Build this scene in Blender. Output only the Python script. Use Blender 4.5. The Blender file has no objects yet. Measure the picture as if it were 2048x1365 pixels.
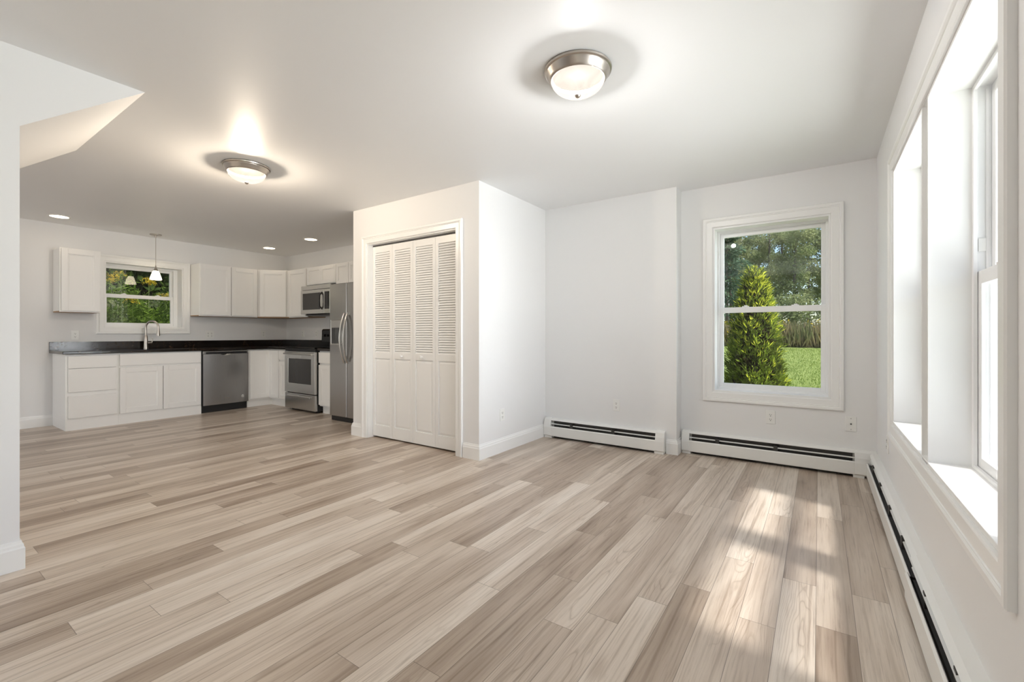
import bpy, bmesh, math, random
import numpy as np
from mathutils import Vector, Matrix

S = bpy.context.scene
COL = S.collection
R = math.radians
PI = math.pi

# ------------------------------------------------------------------ camera
cam_d = bpy.data.cameras.new('camera')
cam = bpy.data.objects.new('camera', cam_d)
COL.objects.link(cam)
cam.location = (0, 0, 1.098)
cam.rotation_euler = (R(90), 0, R(34.4))
cam_d.sensor_width = 36
cam_d.lens = 36 * 897 / 2048
cam_d.shift_y = -13.5 / 2048
cam_d.clip_start = 0.02
cam_d.clip_end = 300
S.camera = cam

# ------------------------------------------------------------------ world, sun, daylight, exposure
S.view_settings.view_transform = 'Standard'
S.view_settings.look = 'None'
S.view_settings.gamma = 1
S.view_settings.use_curve_mapping = False
S.view_settings.exposure = 0.86
try:
    S.cycles.use_denoising = True
    S.cycles.max_bounces = 10
    S.cycles.diffuse_bounces = 6
    S.cycles.transparent_max_bounces = 16
    S.cycles.sample_clamp_indirect = 6
    S.cycles.caustics_reflective = False
    S.cycles.caustics_refractive = False
except Exception:
    pass

world = bpy.data.worlds.new('sky')
S.world = world
world.use_nodes = True
wn = world.node_tree.nodes
sky = wn.new('ShaderNodeTexSky')
sky.sky_type = 'NISHITA'
sky.sun_disc = False
sky.sun_elevation = R(50)
sky.sun_rotation = R(100)
sky.air_density = 1.0
sky.dust_density = 1.0
world.node_tree.links.new(sky.outputs[0], wn['Background'].inputs[0])
wn['Background'].inputs[1].default_value = 0.14


def lamp(name, kind, loc, energy, color=(1, 1, 1), look=None, size=None, **kw):
    d = bpy.data.lights.new(name, kind)
    d.energy = energy
    d.color = color
    if kind == 'AREA':
        d.shape = 'RECTANGLE'
        d.size, d.size_y = size
    for k, v in kw.items():
        setattr(d, k, v)
    o = bpy.data.objects.new(name, d)
    COL.objects.link(o)
    o.location = loc
    if look is not None:
        o.rotation_euler = Vector(look).to_track_quat('-Z', 'Y').to_euler()
    return o


lamp('sun', 'SUN', (6, -2, 12), 3.7, (1.0, 0.96, 0.90), look=(-1, 0.24, -1.97), angle=R(4))
# area lamps outside the openings: daylight in front, added bounce fill below
lamp('daylight_right_windows', 'AREA', (1.9, 3.4, 1.1), 172, (0.92, 0.96, 1.0), look=(-1, 0, 0), size=(7.0, 3.4), spread=R(82))
lamp('added_side_fill', 'AREA', (1.9, -1.35, 1.1), 48, (0.92, 0.96, 1.0), look=(-1, 0, 0), size=(2.8, 3.4))  # added lamp at an unseen opening, brightens the stair wall
lamp('ground_bounce_fill', 'AREA', (4.9, 1.6, -0.45), 930, (0.93, 0.965, 1.0), look=(0, 0, 1), size=(7.0, 9.0))  # added lamp that lifts the ceiling like light bounced off the ground
lamp('added_kitchen_fill', 'AREA', (-6.0, -4.0, 1.0), 38, (1.0, 0.97, 0.93), look=(0, 1, 0), size=(2.6, 3.2))  # added lamp behind an unseen opening, brightens the kitchen

# ------------------------------------------------------------------ constants of the place
XR, YB, YW, JX, XK, H = 0.362, 4.21, 4.38, -1.07, -7.62, 2.44
YREAR = -2.7
CX0, CX1, CY = -4.196, -2.445, 3.062          # closet block


# ------------------------------------------------------------------ materials
def mat(name, color=(0.8, 0.8, 0.8), rough=0.5, metal=0.0, spec=0.5):
    m = bpy.data.materials.new(name)
    m.use_nodes = True
    b = m.node_tree.nodes['Principled BSDF']
    b.inputs['Base Color'].default_value = (*color, 1)
    b.inputs['Roughness'].default_value = rough
    b.inputs['Metallic'].default_value = metal
    b.inputs['Specular IOR Level'].default_value = spec
    return m


class NT:
    def __init__(self, m):
        self.m = m
        self.t = m.node_tree
        self.b = self.t.nodes.get('Principled BSDF')

    def n(self, kind, **kw):
        nd = self.t.nodes.new(kind)
        for k, v in kw.items():
            if k in ('operation', 'data_type', 'blend_type', 'noise_dimensions', 'feature', 'wave_type', 'bands_direction', 'interpolation_type', 'distance'):
                setattr(nd, k, v)
            else:
                nd.inputs[k.replace('_', ' ')].default_value = v
        return nd

    def l(self, a, b):
        self.t.links.new(a, b)

    def math(self, op, a, b=None, c=None):
        nd = self.t.nodes.new('ShaderNodeMath')
        nd.operation = op
        for i, v in enumerate((a, b, c)):
            if v is None:
                continue
            if isinstance(v, (int, float)):
                nd.inputs[i].default_value = v
            else:
                self.l(v, nd.inputs[i])
        return nd.outputs[0]

    def ramp(self, fac, stops):
        nd = self.t.nodes.new('ShaderNodeValToRGB')
        while len(nd.color_ramp.elements) < len(stops):
            nd.color_ramp.elements.new(0.5)
        for e, (p, c) in zip(nd.color_ramp.elements, stops):
            e.position = p
            e.color = (*c, 1)
        self.l(fac, nd.inputs[0])
        return nd.outputs[0]

    def mix(self, fac, a, b, blend='MIX'):
        nd = self.t.nodes.new('ShaderNodeMix')
        nd.data_type = 'RGBA'
        nd.blend_type = blend
        for i, v in ((0, fac), (6, a), (7, b)):
            if isinstance(v, (int, float)):
                nd.inputs[i].default_value = v
            elif isinstance(v, tuple):
                nd.inputs[i].default_value = (*v, 1)
            else:
                self.l(v, nd.inputs[i])
        return nd.outputs[2]

    def bump(self, height, strength=0.1, dist=0.01):
        nd = self.t.nodes.new('ShaderNodeBump')
        nd.inputs['Strength'].default_value = strength
        nd.inputs['Distance'].default_value = dist
        self.l(height, nd.inputs['Height'])
        self.l(nd.outputs[0], self.b.inputs['Normal'])


def painted(name, color, rough, bump=0.06, scale=60):
    m = mat(name, color, rough)
    k = NT(m)
    tc = k.n('ShaderNodeTexCoord')
    no = k.n('ShaderNodeTexNoise', Scale=scale, Detail=4.0)
    k.l(tc.outputs['Object'], no.inputs['Vector'])
    k.bump(no.outputs[0], bump, 0.004)
    return m


M = {}
M['wall'] = painted('wall_paint', (0.81, 0.81, 0.81), 0.55)
M['rear'] = painted('bounce_cutting_grey', (0.30, 0.29, 0.28), 0.6)  # grey chosen for the unseen rear wall to soak up bounce light
M['ceil'] = painted('ceiling_paint', (0.82, 0.82, 0.82), 0.5, 0.05, 30)
M['trim'] = painted('white_trim_paint', (0.86, 0.86, 0.85), 0.32, 0.02)
M['vinyl'] = mat('white_vinyl', (0.88, 0.88, 0.88), 0.28)
M['cab'] = painted('cabinet_lacquer', (0.90, 0.895, 0.88), 0.38, 0.02)
M['heater'] = mat('heater_enamel', (0.82, 0.82, 0.80), 0.3)
M['finshade'] = mat('heater_fin_slot_shade', (0.09, 0.088, 0.085), 0.5, 0.6)  # brushes the slot's shade into the colour of fins and back plate
M['track'] = mat('track_metal', (0.22, 0.215, 0.21), 0.45, 0.5)
M['pan'] = mat('glare_hiding_black', (0.002, 0.002, 0.002), 0.7, spec=0.0)  # near-black so the bulb cannot light the plate up inside the dome
M['darkgap'] = mat('dark_recess', (0.015, 0.014, 0.013), 0.7)
M['plastic'] = mat('white_plastic', (0.84, 0.84, 0.82), 0.35)
M['slot'] = mat('socket_slot', (0.05, 0.05, 0.05), 0.5)
M['black'] = mat('black_plastic', (0.012, 0.012, 0.013), 0.35)
M['blackglass'] = mat('black_glass', (0.010, 0.009, 0.009), 0.06)
M['ovenglass'] = mat('oven_glass', (0.035, 0.033, 0.032), 0.12)
M['nickel'] = mat('brushed_nickel', (0.50, 0.46, 0.42), 0.32, 1.0)
M['chrome'] = mat('chrome', (0.75, 0.74, 0.72), 0.15, 1.0)
M['wood'] = mat('raw_plywood', (0.45, 0.28, 0.16), 0.6)
M['bark'] = painted('tree_bark', (0.17, 0.14, 0.115), 0.9, 0.5, 18)
M['sticker'] = mat('silver_sticker', (0.6, 0.6, 0.58), 0.25, 0.3)


def stainless(name, color, rough, vertical=True):
    m = mat(name, color, rough, 1.0)
    k = NT(m)
    tc = k.n('ShaderNodeTexCoord')
    mp = k.n('ShaderNodeMapping')
    mp.inputs['Scale'].default_value = (4, 4, 500) if not vertical else (400, 400, 3)
    no = k.n('ShaderNodeTexNoise', Scale=1.0, Detail=3.0)
    k.l(tc.outputs['Object'], mp.inputs['Vector'])
    k.l(mp.outputs[0], no.inputs['Vector'])
    r = k.math('MULTIPLY_ADD', no.outputs[0], 0.03, rough - 0.015)
    k.l(r, k.b.inputs['Roughness'])
    k.bump(no.outputs[0], 0.002, 0.001)
    # gentle sheet-metal waviness
    return m


M['steel'] = stainless('stainless_steel', (0.40, 0.39, 0.38), 0.28)
M['steelh'] = stainless('stainless_steel_trim', (0.58, 0.57, 0.55), 0.26, False)


def floor_material():
    m = mat('vinyl_oak_planks', (0.5, 0.45, 0.4), 0.36)
    k = NT(m)
    tc = k.n('ShaderNodeTexCoord')
    sp = k.n('ShaderNodeSeparateXYZ')
    k.l(tc.outputs['Object'], sp.inputs[0])
    x, y = sp.outputs[0], sp.outputs[1]
    W, L = 0.1237, 1.22
    rx = k.math('DIVIDE', k.math('ADD', x, 0.0105 + W * 100), W)
    row = k.math('FLOOR', rx)
    fx = k.math('FRACT', rx)
    wn1 = k.n('ShaderNodeTexWhiteNoise', noise_dimensions='1D')
    k.l(row, wn1.inputs['W'])
    yo = k.math('MULTIPLY_ADD', wn1.outputs['Value'], L, k.math('ADD', y, 50.0))
    ry = k.math('DIVIDE', yo, L)
    colr = k.math('FLOOR', ry)
    fy = k.math('FRACT', ry)
    cmb = k.n('ShaderNodeCombineXYZ')
    k.l(row, cmb.inputs[0])
    k.l(colr, cmb.inputs[1])
    wn2 = k.n('ShaderNodeTexWhiteNoise', noise_dimensions='3D')
    k.l(cmb.outputs[0], wn2.inputs['Vector'])
    pid = wn2.outputs['Value']
    off = k.n('ShaderNodeVectorMath', operation='SCALE')
    k.l(wn2.outputs['Color'], off.inputs[0])
    off.inputs[3].default_value = 37.0
    base = k.n('ShaderNodeVectorMath', operation='ADD')
    k.l(tc.outputs['Object'], base.inputs[0])
    k.l(off.outputs[0], base.inputs[1])

    def stretched(sx, sy):
        mp = k.n('ShaderNodeMapping')
        mp.inputs['Scale'].default_value = (sx, sy, 1)
        k.l(base.outputs[0], mp.inputs['Vector'])
        return mp.outputs[0]
    fine = k.n('ShaderNodeTexNoise', Scale=1.0, Detail=5.0, Roughness=0.7, Distortion=0.3)
    k.l(stretched(110, 3.2), fine.inputs['Vector'])
    broad = k.n('ShaderNodeTexNoise', Scale=1.0, Detail=3.0, Roughness=0.55, Distortion=0.4)
    k.l(stretched(9, 0.9), broad.inputs['Vector'])
    wave = k.n('ShaderNodeTexWave', wave_type='BANDS', bands_direction='X', Scale=1.0, Distortion=9.0, Detail=2.5, Detail_Scale=0.9, Detail_Roughness=0.55)
    k.l(stretched(7.0, 0.55), wave.inputs['Vector'])
    knot = k.n('ShaderNodeTexNoise', Scale=1.0, Detail=2.0, Roughness=0.5)
    k.l(stretched(6.5, 2.0), knot.inputs['Vector'])
    # tone value per plank + within plank
    tone = k.math('MULTIPLY_ADD', pid, 0.40, 0.30)
    tone = k.math('ADD', tone, k.math('MULTIPLY_ADD', broad.outputs[0], 0.75, -0.375))
    colour = k.ramp(tone, [(0.10, (0.225, 0.157, 0.112)), (0.36, (0.44, 0.353, 0.280)), (0.62, (0.645, 0.555, 0.468)), (0.90, (0.77, 0.70, 0.625))])
    fg = k.ramp(fine.outputs[0], [(0.28, (0.56, 0.52, 0.49)), (0.46, (0.93, 0.92, 0.91)), (0.55, (1, 1, 1)), (0.8, (1.06, 1.06, 1.06))])
    colour = k.mix(0.75, colour, fg, 'MULTIPLY')
    wv = k.ramp(wave.outputs['Color'], [(0.0, (0.66, 0.62, 0.58)), (0.16, (1, 1, 1)), (1.0, (1, 1, 1))])
    gate = k.ramp(broad.outputs[0], [(0.40, (1, 1, 1)), (0.58, (0.1, 0.1, 0.1))])
    colour = k.mix(k.math('MULTIPLY', gate, 0.75), colour, k.mix(1.0, colour, wv, 'MULTIPLY'))
    low = k.n('ShaderNodeTexNoise', Scale=1.0, Detail=2.0, Roughness=0.5)
    k.l(stretched(14, 2.6), low.inputs['Vector'])
    cx = k.math('SUBTRACT', k.math('MULTIPLY', fx, 2.0), k.math('MULTIPLY_ADD', pid, 0.8, 0.6))
    ph = k.math('ADD', k.math('MULTIPLY', k.math('MULTIPLY', cx, cx), 5.0), k.math('MULTIPLY', y, k.math('MULTIPLY_ADD', k.math('FRACT', k.math('MULTIPLY', pid, 7.31)), 12.0, -6.0)))
    ph = k.math('ADD', ph, k.math('MULTIPLY', low.outputs[0], 5.5))
    saw = k.math('FRACT', ph)
    cat = k.ramp(saw, [(0.0, (0.58, 0.53, 0.48)), (0.20, (0.95, 0.94, 0.93)), (0.6, (1, 1, 1)), (0.93, (0.90, 0.88, 0.86)), (1.0, (0.58, 0.53, 0.48))])
    gsel = k.n('ShaderNodeTexNoise', Scale=1.0, Detail=1.0)
    k.l(stretched(5.0, 0.9), gsel.inputs['Vector'])
    gate2 = k.ramp(gsel.outputs[0], [(0.50, (0, 0, 0)), (0.60, (1, 1, 1))])
    colour = k.mix(k.math('MULTIPLY', gate2, 0.60), colour, k.mix(1.0, colour, cat, 'MULTIPLY'))
    kn = k.ramp(knot.outputs[0], [(0.70, (1, 1, 1)), (0.80, (0.55, 0.49, 0.44))])
    colour = k.mix(0.8, colour, kn, 'MULTIPLY')
    # seams
    ex = k.math('MULTIPLY', k.math('MINIMUM', fx, k.math('SUBTRACT', 1.0, fx)), W)
    ey = k.math('MULTIPLY', k.math('MINIMUM', fy, k.math('SUBTRACT', 1.0, fy)), L)
    e = k.math('MINIMUM', ex, ey)
    seam = k.math('LESS_THAN', e, 0.0011)
    colour = k.mix(k.math('MULTIPLY', seam, 0.62), colour, (0.09, 0.07, 0.055))
    k.l(colour, k.b.inputs['Base Color'])
    k.b.inputs['Specular IOR Level'].default_value = 0.5
    rg = k.math('MULTIPLY_ADD', fine.outputs[0], 0.16, 0.26)
    k.l(rg, k.b.inputs['Roughness'])
    hgt = k.math('SUBTRACT', k.math('MULTIPLY', fine.outputs[0], 0.25), seam)
    k.bump(hgt, 0.10, 0.002)
    return m


M['floor'] = floor_material()


def granite_material():
    m = mat('dark_granite', (0.02, 0.015, 0.012), 0.12)
    k = NT(m)
    tc = k.n('ShaderNodeTexCoord')
    a = k.n('ShaderNodeTexNoise', Scale=38.0, Detail=8.0, Roughness=0.75)
    b = k.n('ShaderNodeTexVoronoi', Scale=90.0)
    c = k.n('ShaderNodeTexNoise', Scale=6.0, Detail=3.0)
    for nd in (a, b, c):
        k.l(tc.outputs['Object'], nd.inputs['Vector'])
    col = k.ramp(a.outputs[0], [(0.42, (0.006, 0.005, 0.005)), (0.56, (0.025, 0.016, 0.011)), (0.66, (0.11, 0.060, 0.028)), (0.78, (0.20, 0.14, 0.085))])
    col = k.mix(k.ramp(c.outputs[0], [(0.4, (0, 0, 0)), (0.65, (1, 1, 1))]), (0.010, 0.008, 0.007), col)
    sp = k.ramp(b.outputs['Distance'], [(0.06, (0.16, 0.12, 0.09)), (0.12, (0, 0, 0))])
    col = k.mix(0.35, col, sp, 'ADD')
    k.l(col, k.b.inputs['Base Color'])
    return m


M['granite'] = granite_material()


def pane_material(name, tint, refl=0.07):
    m = bpy.data.materials.new(name)
    m.use_nodes = True
    t = m.node_tree
    t.nodes.clear()
    out = t.nodes.new('ShaderNodeOutputMaterial')
    mx = t.nodes.new('ShaderNodeMixShader')
    tr = t.nodes.new('ShaderNodeBsdfTransparent')
    gl = t.nodes.new('ShaderNodeBsdfGlossy')
    lw = t.nodes.new('ShaderNodeFresnel')
    geo = t.nodes.new('ShaderNodeNewGeometry')
    ior = t.nodes.new('ShaderNodeMapRange')             # same index of refraction seen from either face of the pane
    ior.inputs[3].default_value = 1.5
    ior.inputs[4].default_value = 1 / 1.5
    t.links.new(geo.outputs['Backfacing'], ior.inputs[0])
    t.links.new(ior.outputs[0], lw.inputs['IOR'])
    tr.inputs[0].default_value = (*tint, 1)
    gl.inputs['Roughness'].default_value = 0.0
    t.links.new(lw.outputs[0], mx.inputs[0])
    t.links.new(tr.outputs[0], mx.inputs[1])
    t.links.new(gl.outputs[0], mx.inputs[2])
    t.links.new(mx.outputs[0], out.inputs[0])
    return m


M['pane'] = pane_material('window_glass', (0.97, 0.985, 0.98))
M['panetint'] = pane_material('sun_dimming_glass', (0.87, 0.87, 0.87))  # tint added to weaken the sunlight coming indoors
M['screen'] = pane_material('insect_screen', (0.91, 0.91, 0.91))


def glow(name, color, strength, rough=0.4):
    m = mat(name, (0.9, 0.88, 0.84), rough)
    b = m.node_tree.nodes['Principled BSDF']
    b.inputs['Emission Color'].default_value = (*color, 1)
    b.inputs['Emission Strength'].default_value = strength
    return m


def alabaster(name, color, strength):
    m = glow(name, color, strength, 0.3)
    k = NT(m)
    out = m.node_tree.nodes['Material Output']
    mx = m.node_tree.nodes.new('ShaderNodeMixShader')
    tr = m.node_tree.nodes.new('ShaderNodeBsdfTransparent')
    mx.inputs[0].default_value = 0.85
    k.b.inputs['Base Color'].default_value = (0.002, 0.002, 0.002, 1)
    k.b.inputs['Specular IOR Level'].default_value = 0.0
    k.l(tr.outputs[0], mx.inputs[1])
    k.l(k.b.outputs[0], mx.inputs[2])
    k.l(mx.outputs[0], out.inputs[0])
    tc = k.n('ShaderNodeTexCoord')
    no = k.n('ShaderNodeTexNoise', Scale=9.0, Detail=3.0, Distortion=1.5)
    k.l(tc.outputs['Object'], no.inputs['Vector'])
    s = k.math('MULTIPLY_ADD', no.outputs[0], strength * 0.5, strength * 0.75)
    k.l(s, k.b.inputs['Emission Strength'])
    return m


M['dome'] = alabaster('alabaster_glass_lit', (1.0, 0.86, 0.68), 0.68)
M['domew'] = alabaster('alabaster_glass_lit_white', (1.0, 0.90, 0.78), 0.66)
M['can'] = glow('downlight_lens', (1.0, 0.82, 0.60), 6.5)
M['shade'] = glow('pendant_glass_lit', (1.0, 0.86, 0.62), 5)


def leaf(name, c0, c1, trans=0.35, scale=3.0):
    c0, c1 = [tuple(v * 0.76 for v in c) for c in (c0, c1)]
    m = bpy.data.materials.new(name)
    m.use_nodes = True
    t = m.node_tree
    t.nodes.clear()
    k = NT(m)
    out = t.nodes.new('ShaderNodeOutputMaterial')
    mx = t.nodes.new('ShaderNodeMixShader')
    df = t.nodes.new('ShaderNodeBsdfDiffuse')
    tl = t.nodes.new('ShaderNodeBsdfTranslucent')
    tc = t.nodes.new('ShaderNodeTexCoord')
    no = k.n('ShaderNodeTexNoise', Scale=scale, Detail=3.0, Roughness=0.7)
    k.l(tc.outputs['Object'], no.inputs['Vector'])
    c = k.ramp(no.outputs[0], [(0.35, c0), (0.66, c1)])
    k.l(c, df.inputs[0])
    k.l(c, tl.inputs[0])
    mx.inputs[0].default_value = trans
    k.l(df.outputs[0], mx.inputs[1])
    k.l(tl.outputs[0], mx.inputs[2])
    k.l(mx.outputs[0], out.inputs[0])
    return m


M['arbor'] = leaf('arborvitae_foliage', (0.060, 0.075, 0.016), (0.23, 0.30, 0.035), 0.30, 6)
M['arbornew'] = leaf('arborvitae_sunlit_new_growth', (0.46, 0.50, 0.04), (0.78, 0.76, 0.09), 0.40, 7)  # yellow of young shoots, also carries the sunlit look of the top
M['arborin'] = leaf('arborvitae_shaded_inner_twigs', (0.030, 0.024, 0.012), (0.075, 0.055, 0.022), 0.1, 8)  # brown twigs, with the inner shade put into their dark colour
M['decid'] = leaf('woodland_leaves', (0.24, 0.32, 0.14), (0.54, 0.56, 0.27), 0.45, 0.5)  # lightened: distant haze is put into the leaf colours
M['conif'] = leaf('spruce_needles', (0.08, 0.16, 0.10), (0.20, 0.30, 0.18), 0.25, 0.8)
M['weeds'] = leaf('wild_plant_leaves', (0.10, 0.19, 0.02), (0.30, 0.42, 0.08), 0.45, 4)
M['darkshrub'] = leaf('shade_coloured_shrub_leaves', (0.03, 0.055, 0.012), (0.10, 0.15, 0.035), 0.3, 1.5)  # shade is put into this dark green
M['gold'] = leaf('goldenrod_bloom', (0.70, 0.48, 0.02), (0.90, 0.70, 0.08), 0.3, 9)
M['palebloom'] = leaf('pale_grass_bloom', (0.62, 0.62, 0.30), (0.85, 0.85, 0.55), 0.3, 9)
M['stem'] = mat('green_stem', (0.20, 0.26, 0.07), 0.7)
M['grass'] = leaf('lawn_blades', (0.26, 0.36, 0.07), (0.46, 0.54, 0.16), 0.6, 2)
M['meadow'] = leaf('dry_meadow_stalks', (0.20, 0.25, 0.09), (0.50, 0.38, 0.22), 0.35, 0.6)


def ground_material(name, c0, c1, s):
    c0, c1 = [tuple(v * 0.76 for v in c) for c in (c0, c1)]
    m = mat(name, c0, 0.95, spec=0.1)
    k = NT(m)
    tc = k.n('ShaderNodeTexCoord')
    a = k.n('ShaderNodeTexNoise', Scale=s, Detail=9.0, Roughness=0.8)
    k.l(tc.outputs['Object'], a.inputs['Vector'])
    k.l(k.ramp(a.outputs[0], [(0.32, c0), (0.66, c1)]), k.b.inputs['Base Color'])
    k.bump(a.outputs[0], 0.8, 0.08)
    return m


M['lawn'] = ground_material('mown_lawn', (0.20, 0.29, 0.06), (0.44, 0.50, 0.17), 3.5)
M['bank'] = ground_material('bank_soil', (0.05, 0.06, 0.02), (0.10, 0.13, 0.04), 3)
M['siding'] = mat('outer_siding', (0.6, 0.6, 0.58), 0.7)


# ------------------------------------------------------------------ building helpers
def prop(o, label=None, cat=None, group=None, kind=None):
    if label:
        o['label'] = label
    if cat:
        o['category'] = cat
    if group:
        o['group'] = group
    if kind:
        o['kind'] = kind
    return o


def empty(name, loc=(0, 0, 0), rz=0.0, **kw):
    o = bpy.data.objects.new(name, None)
    o.empty_display_size = 0.1
    COL.objects.link(o)
    o.location = loc
    o.rotation_euler = (0, 0, R(rz))
    return prop(o, **kw)


def obj(name, bm, m, parent=None, bevel=0.0, smooth=False, **kw):
    me = bpy.data.meshes.new(name)
    bmesh.ops.recalc_face_normals(bm, faces=bm.faces)
    bm.to_mesh(me)
    bm.free()
    mm = m if isinstance(m, (list, tuple)) else [m]
    for q in mm:
        me.materials.append(q)
    o = bpy.data.objects.new(name, me)
    COL.objects.link(o)
    if parent is not None:
        o.parent = parent
    if bevel:
        b = o.modifiers.new('edge', 'BEVEL')
        b.width = bevel
        b.segments = 2
        b.limit_method = 'ANGLE'
        b.angle_limit = R(40)
        b.harden_normals = False
    if smooth:
        for p in me.polygons:
            p.use_smooth = True
        try:
            me.set_sharp_from_angle(angle=R(38))
        except Exception:
            pass
    return prop(o, **kw)


def B():
    return bmesh.new()


def box(bm, x0, x1, y0, y1, z0, z1, mi=0):
    v = [bm.verts.new(p) for p in ((x0, y0, z0), (x1, y0, z0), (x1, y1, z0), (x0, y1, z0), (x0, y0, z1), (x1, y0, z1), (x1, y1, z1), (x0, y1, z1))]
    for f in ((3, 2, 1, 0), (4, 5, 6, 7), (0, 1, 5, 4), (1, 2, 6, 5), (2, 3, 7, 6), (3, 0, 4, 7)):
        q = bm.faces.new([v[i] for i in f])
        q.material_index = mi
    return v


def prism(bm, poly, axis, a0, a1):
    """extrude a 2D polygon along an axis; poly coords fill the other two axes in order"""
    def P(p, a):
        if axis == 'x':
            return (a, p[0], p[1])
        if axis == 'y':
            return (p[0], a, p[1])
        return (p[0], p[1], a)
    v0 = [bm.verts.new(P(p, a0)) for p in poly]
    v1 = [bm.verts.new(P(p, a1)) for p in poly]
    n = len(poly)
    for i in range(n):
        j = (i + 1) % n
        bm.faces.new((v0[i], v0[j], v1[j], v1[i]))
    bm.faces.new(v0[::-1])
    bm.faces.new(v1)


def lathe(bm, prof, n=40, c=(0, 0, 0), cap=True):
    rings = []
    for r, z in prof:
        if r < 1e-5:
            rings.append([bm.verts.new((c[0], c[1], c[2] + z))])
        else:
            rings.append([bm.verts.new((c[0] + r * math.cos(2 * PI * i / n), c[1] + r * math.sin(2 * PI * i / n), c[2] + z)) for i in range(n)])
    for a, b in zip(rings, rings[1:]):
        for i in range(n):
            j = (i + 1) % n
            if len(a) == 1 and len(b) == 1:
                continue
            if len(a) == 1:
                bm.faces.new((a[0], b[i], b[j]))
            elif len(b) == 1:
                bm.faces.new((a[i], a[j], b[0]))
            else:
                bm.faces.new((a[i], a[j], b[j], b[i]))
    if cap:
        for rg in (rings[0], rings[-1]):
            if len(rg) > 2:
                bm.faces.new(rg)


def tube(bm, pts, rad, n=14):
    pts = [Vector(p) for p in pts]
    rr = rad if isinstance(rad, (list, tuple)) else [rad] * len(pts)
    rings = []
    up = None
    for i, p in enumerate(pts):
        t = (pts[min(i + 1, len(pts) - 1)] - pts[max(i - 1, 0)]).normalized()
        if up is None:
            up = t.orthogonal().normalized()
        up = (up - t * up.dot(t)).normalized()
        s = t.cross(up)
        rings.append([bm.verts.new(p + (up * math.cos(2 * PI * k / n) + s * math.sin(2 * PI * k / n)) * rr[i]) for k in range(n)])
    for a, b in zip(rings, rings[1:]):
        for i in range(n):
            j = (i + 1) % n
            bm.faces.new((a[i], a[j], b[j], b[i]))
    bm.faces.new(rings[0][::-1])
    bm.faces.new(rings[-1])


def frame(bm, x0, x1, z0, z1, prof, y=0.0, legs=False):
    """mitred moulding round the rectangle on the local wall plane y; prof = (outward, towards room)"""
    rows = []
    for d, h in prof:
        if legs:
            rows.append([(x0 - d, y - h, z0), (x0 - d, y - h, z1 + d), (x1 + d, y - h, z1 + d), (x1 + d, y - h, z0)])
        else:
            rows.append([(x0 - d, y - h, z0 - d), (x0 - d, y - h, z1 + d), (x1 + d, y - h, z1 + d), (x1 + d, y - h, z0 - d)])
    vs = [[bm.verts.new(p) for p in r] for r in rows]
    seg = 3 if legs else 4
    for a, b in zip(vs, vs[1:]):
        for i in range(seg):
            j = (i + 1) % 4
            bm.faces.new((a[i], a[j], b[j], b[i]))
    if legs:
        bm.faces.new([r[0] for r in vs])
        bm.faces.new([r[3] for r in vs][::-1])


def panel_wall(bm, u0, u1, z0, z1, holes, put, t):
    """wall slab of thickness t with rectangular holes; put(u, z, depth) -> point"""
    us = sorted({u0, u1, *[h[0] for h in holes], *[h[1] for h in holes]})
    zs = sorted({z0, z1, *[h[2] for h in holes], *[h[3] for h in holes]})
    cache = {}

    def V(i, j, d):
        key = (i, j, d)
        if key not in cache:
            cache[key] = bm.verts.new(put(us[i], zs[j], t if d else 0.0))
        return cache[key]

    def solid(i, j):
        if i < 0 or j < 0 or i >= len(us) - 1 or j >= len(zs) - 1:
            return False
        cu, cz = (us[i] + us[i + 1]) / 2, (zs[j] + zs[j + 1]) / 2
        return not any(h[0] < cu < h[1] and h[2] < cz < h[3] for h in holes)
    for i in range(len(us) - 1):
        for j in range(len(zs) - 1):
            if not solid(i, j):
                continue
            for d in (0, 1):
                bm.faces.new((V(i, j, d), V(i + 1, j, d), V(i + 1, j + 1, d), V(i, j + 1, d)))
            for (di, dj, a, b) in ((-1, 0, (i, j), (i, j + 1)), (1, 0, (i + 1, j), (i + 1, j + 1)), (0, -1, (i, j), (i + 1, j)), (0, 1, (i, j + 1), (i + 1, j + 1))):
                if not solid(i + di, j + dj):
                    bm.faces.new((V(*a, 0), V(*b, 0), V(*b, 1), V(*a, 1)))


def copy_tree(o, parent=None):
    c = o.copy()
    COL.objects.link(c)
    if parent is not None:
        c.parent = parent
    for ch in [q for q in KIDS.get(o.name, [])]:
        copy_tree_child(ch, c)
    return c


def copy_tree_child(ch, parent):
    c = ch.copy()
    COL.objects.link(c)
    c.parent = parent
    for g in KIDS.get(ch.name, []):
        copy_tree_child(g, c)


KIDS = {}


def index_kids():
    KIDS.clear()
    for o in S.objects:
        if o.parent:
            KIDS.setdefault(o.parent.name, []).append(o)


def structure(name, bm, m, label, cat, **kw):
    return obj(name, bm, m, label=label, cat=cat, kind='structure', **kw)


# ------------------------------------------------------------------ room shell
bm = B()
box(bm, XK - 0.3, XR + 0.3, YREAR - 0.2, YW + 0.3, -0.25, 0)
structure('floor', bm, M['floor'], 'grey brown oak look plank floor running through room and kitchen', 'floor')
bm = B()
box(bm, XK - 0.3, XR + 0.3, YREAR - 0.2, YW + 0.3, H, H + 0.25)
structure('ceiling', bm, M['ceil'], 'flat white painted ceiling over room and kitchen', 'ceiling')

WZ0, WZ1 = 0.567, 2.062           # right wall window opening
WY0, WY1 = 1.535, 3.452
BX0, BX1, BZ0, BZ1 = -0.79, 0.074, 0.583, 2.056
KY0, KY1, KZ0, KZ1 = 1.81, 2.672, 1.188, 2.045

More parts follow.
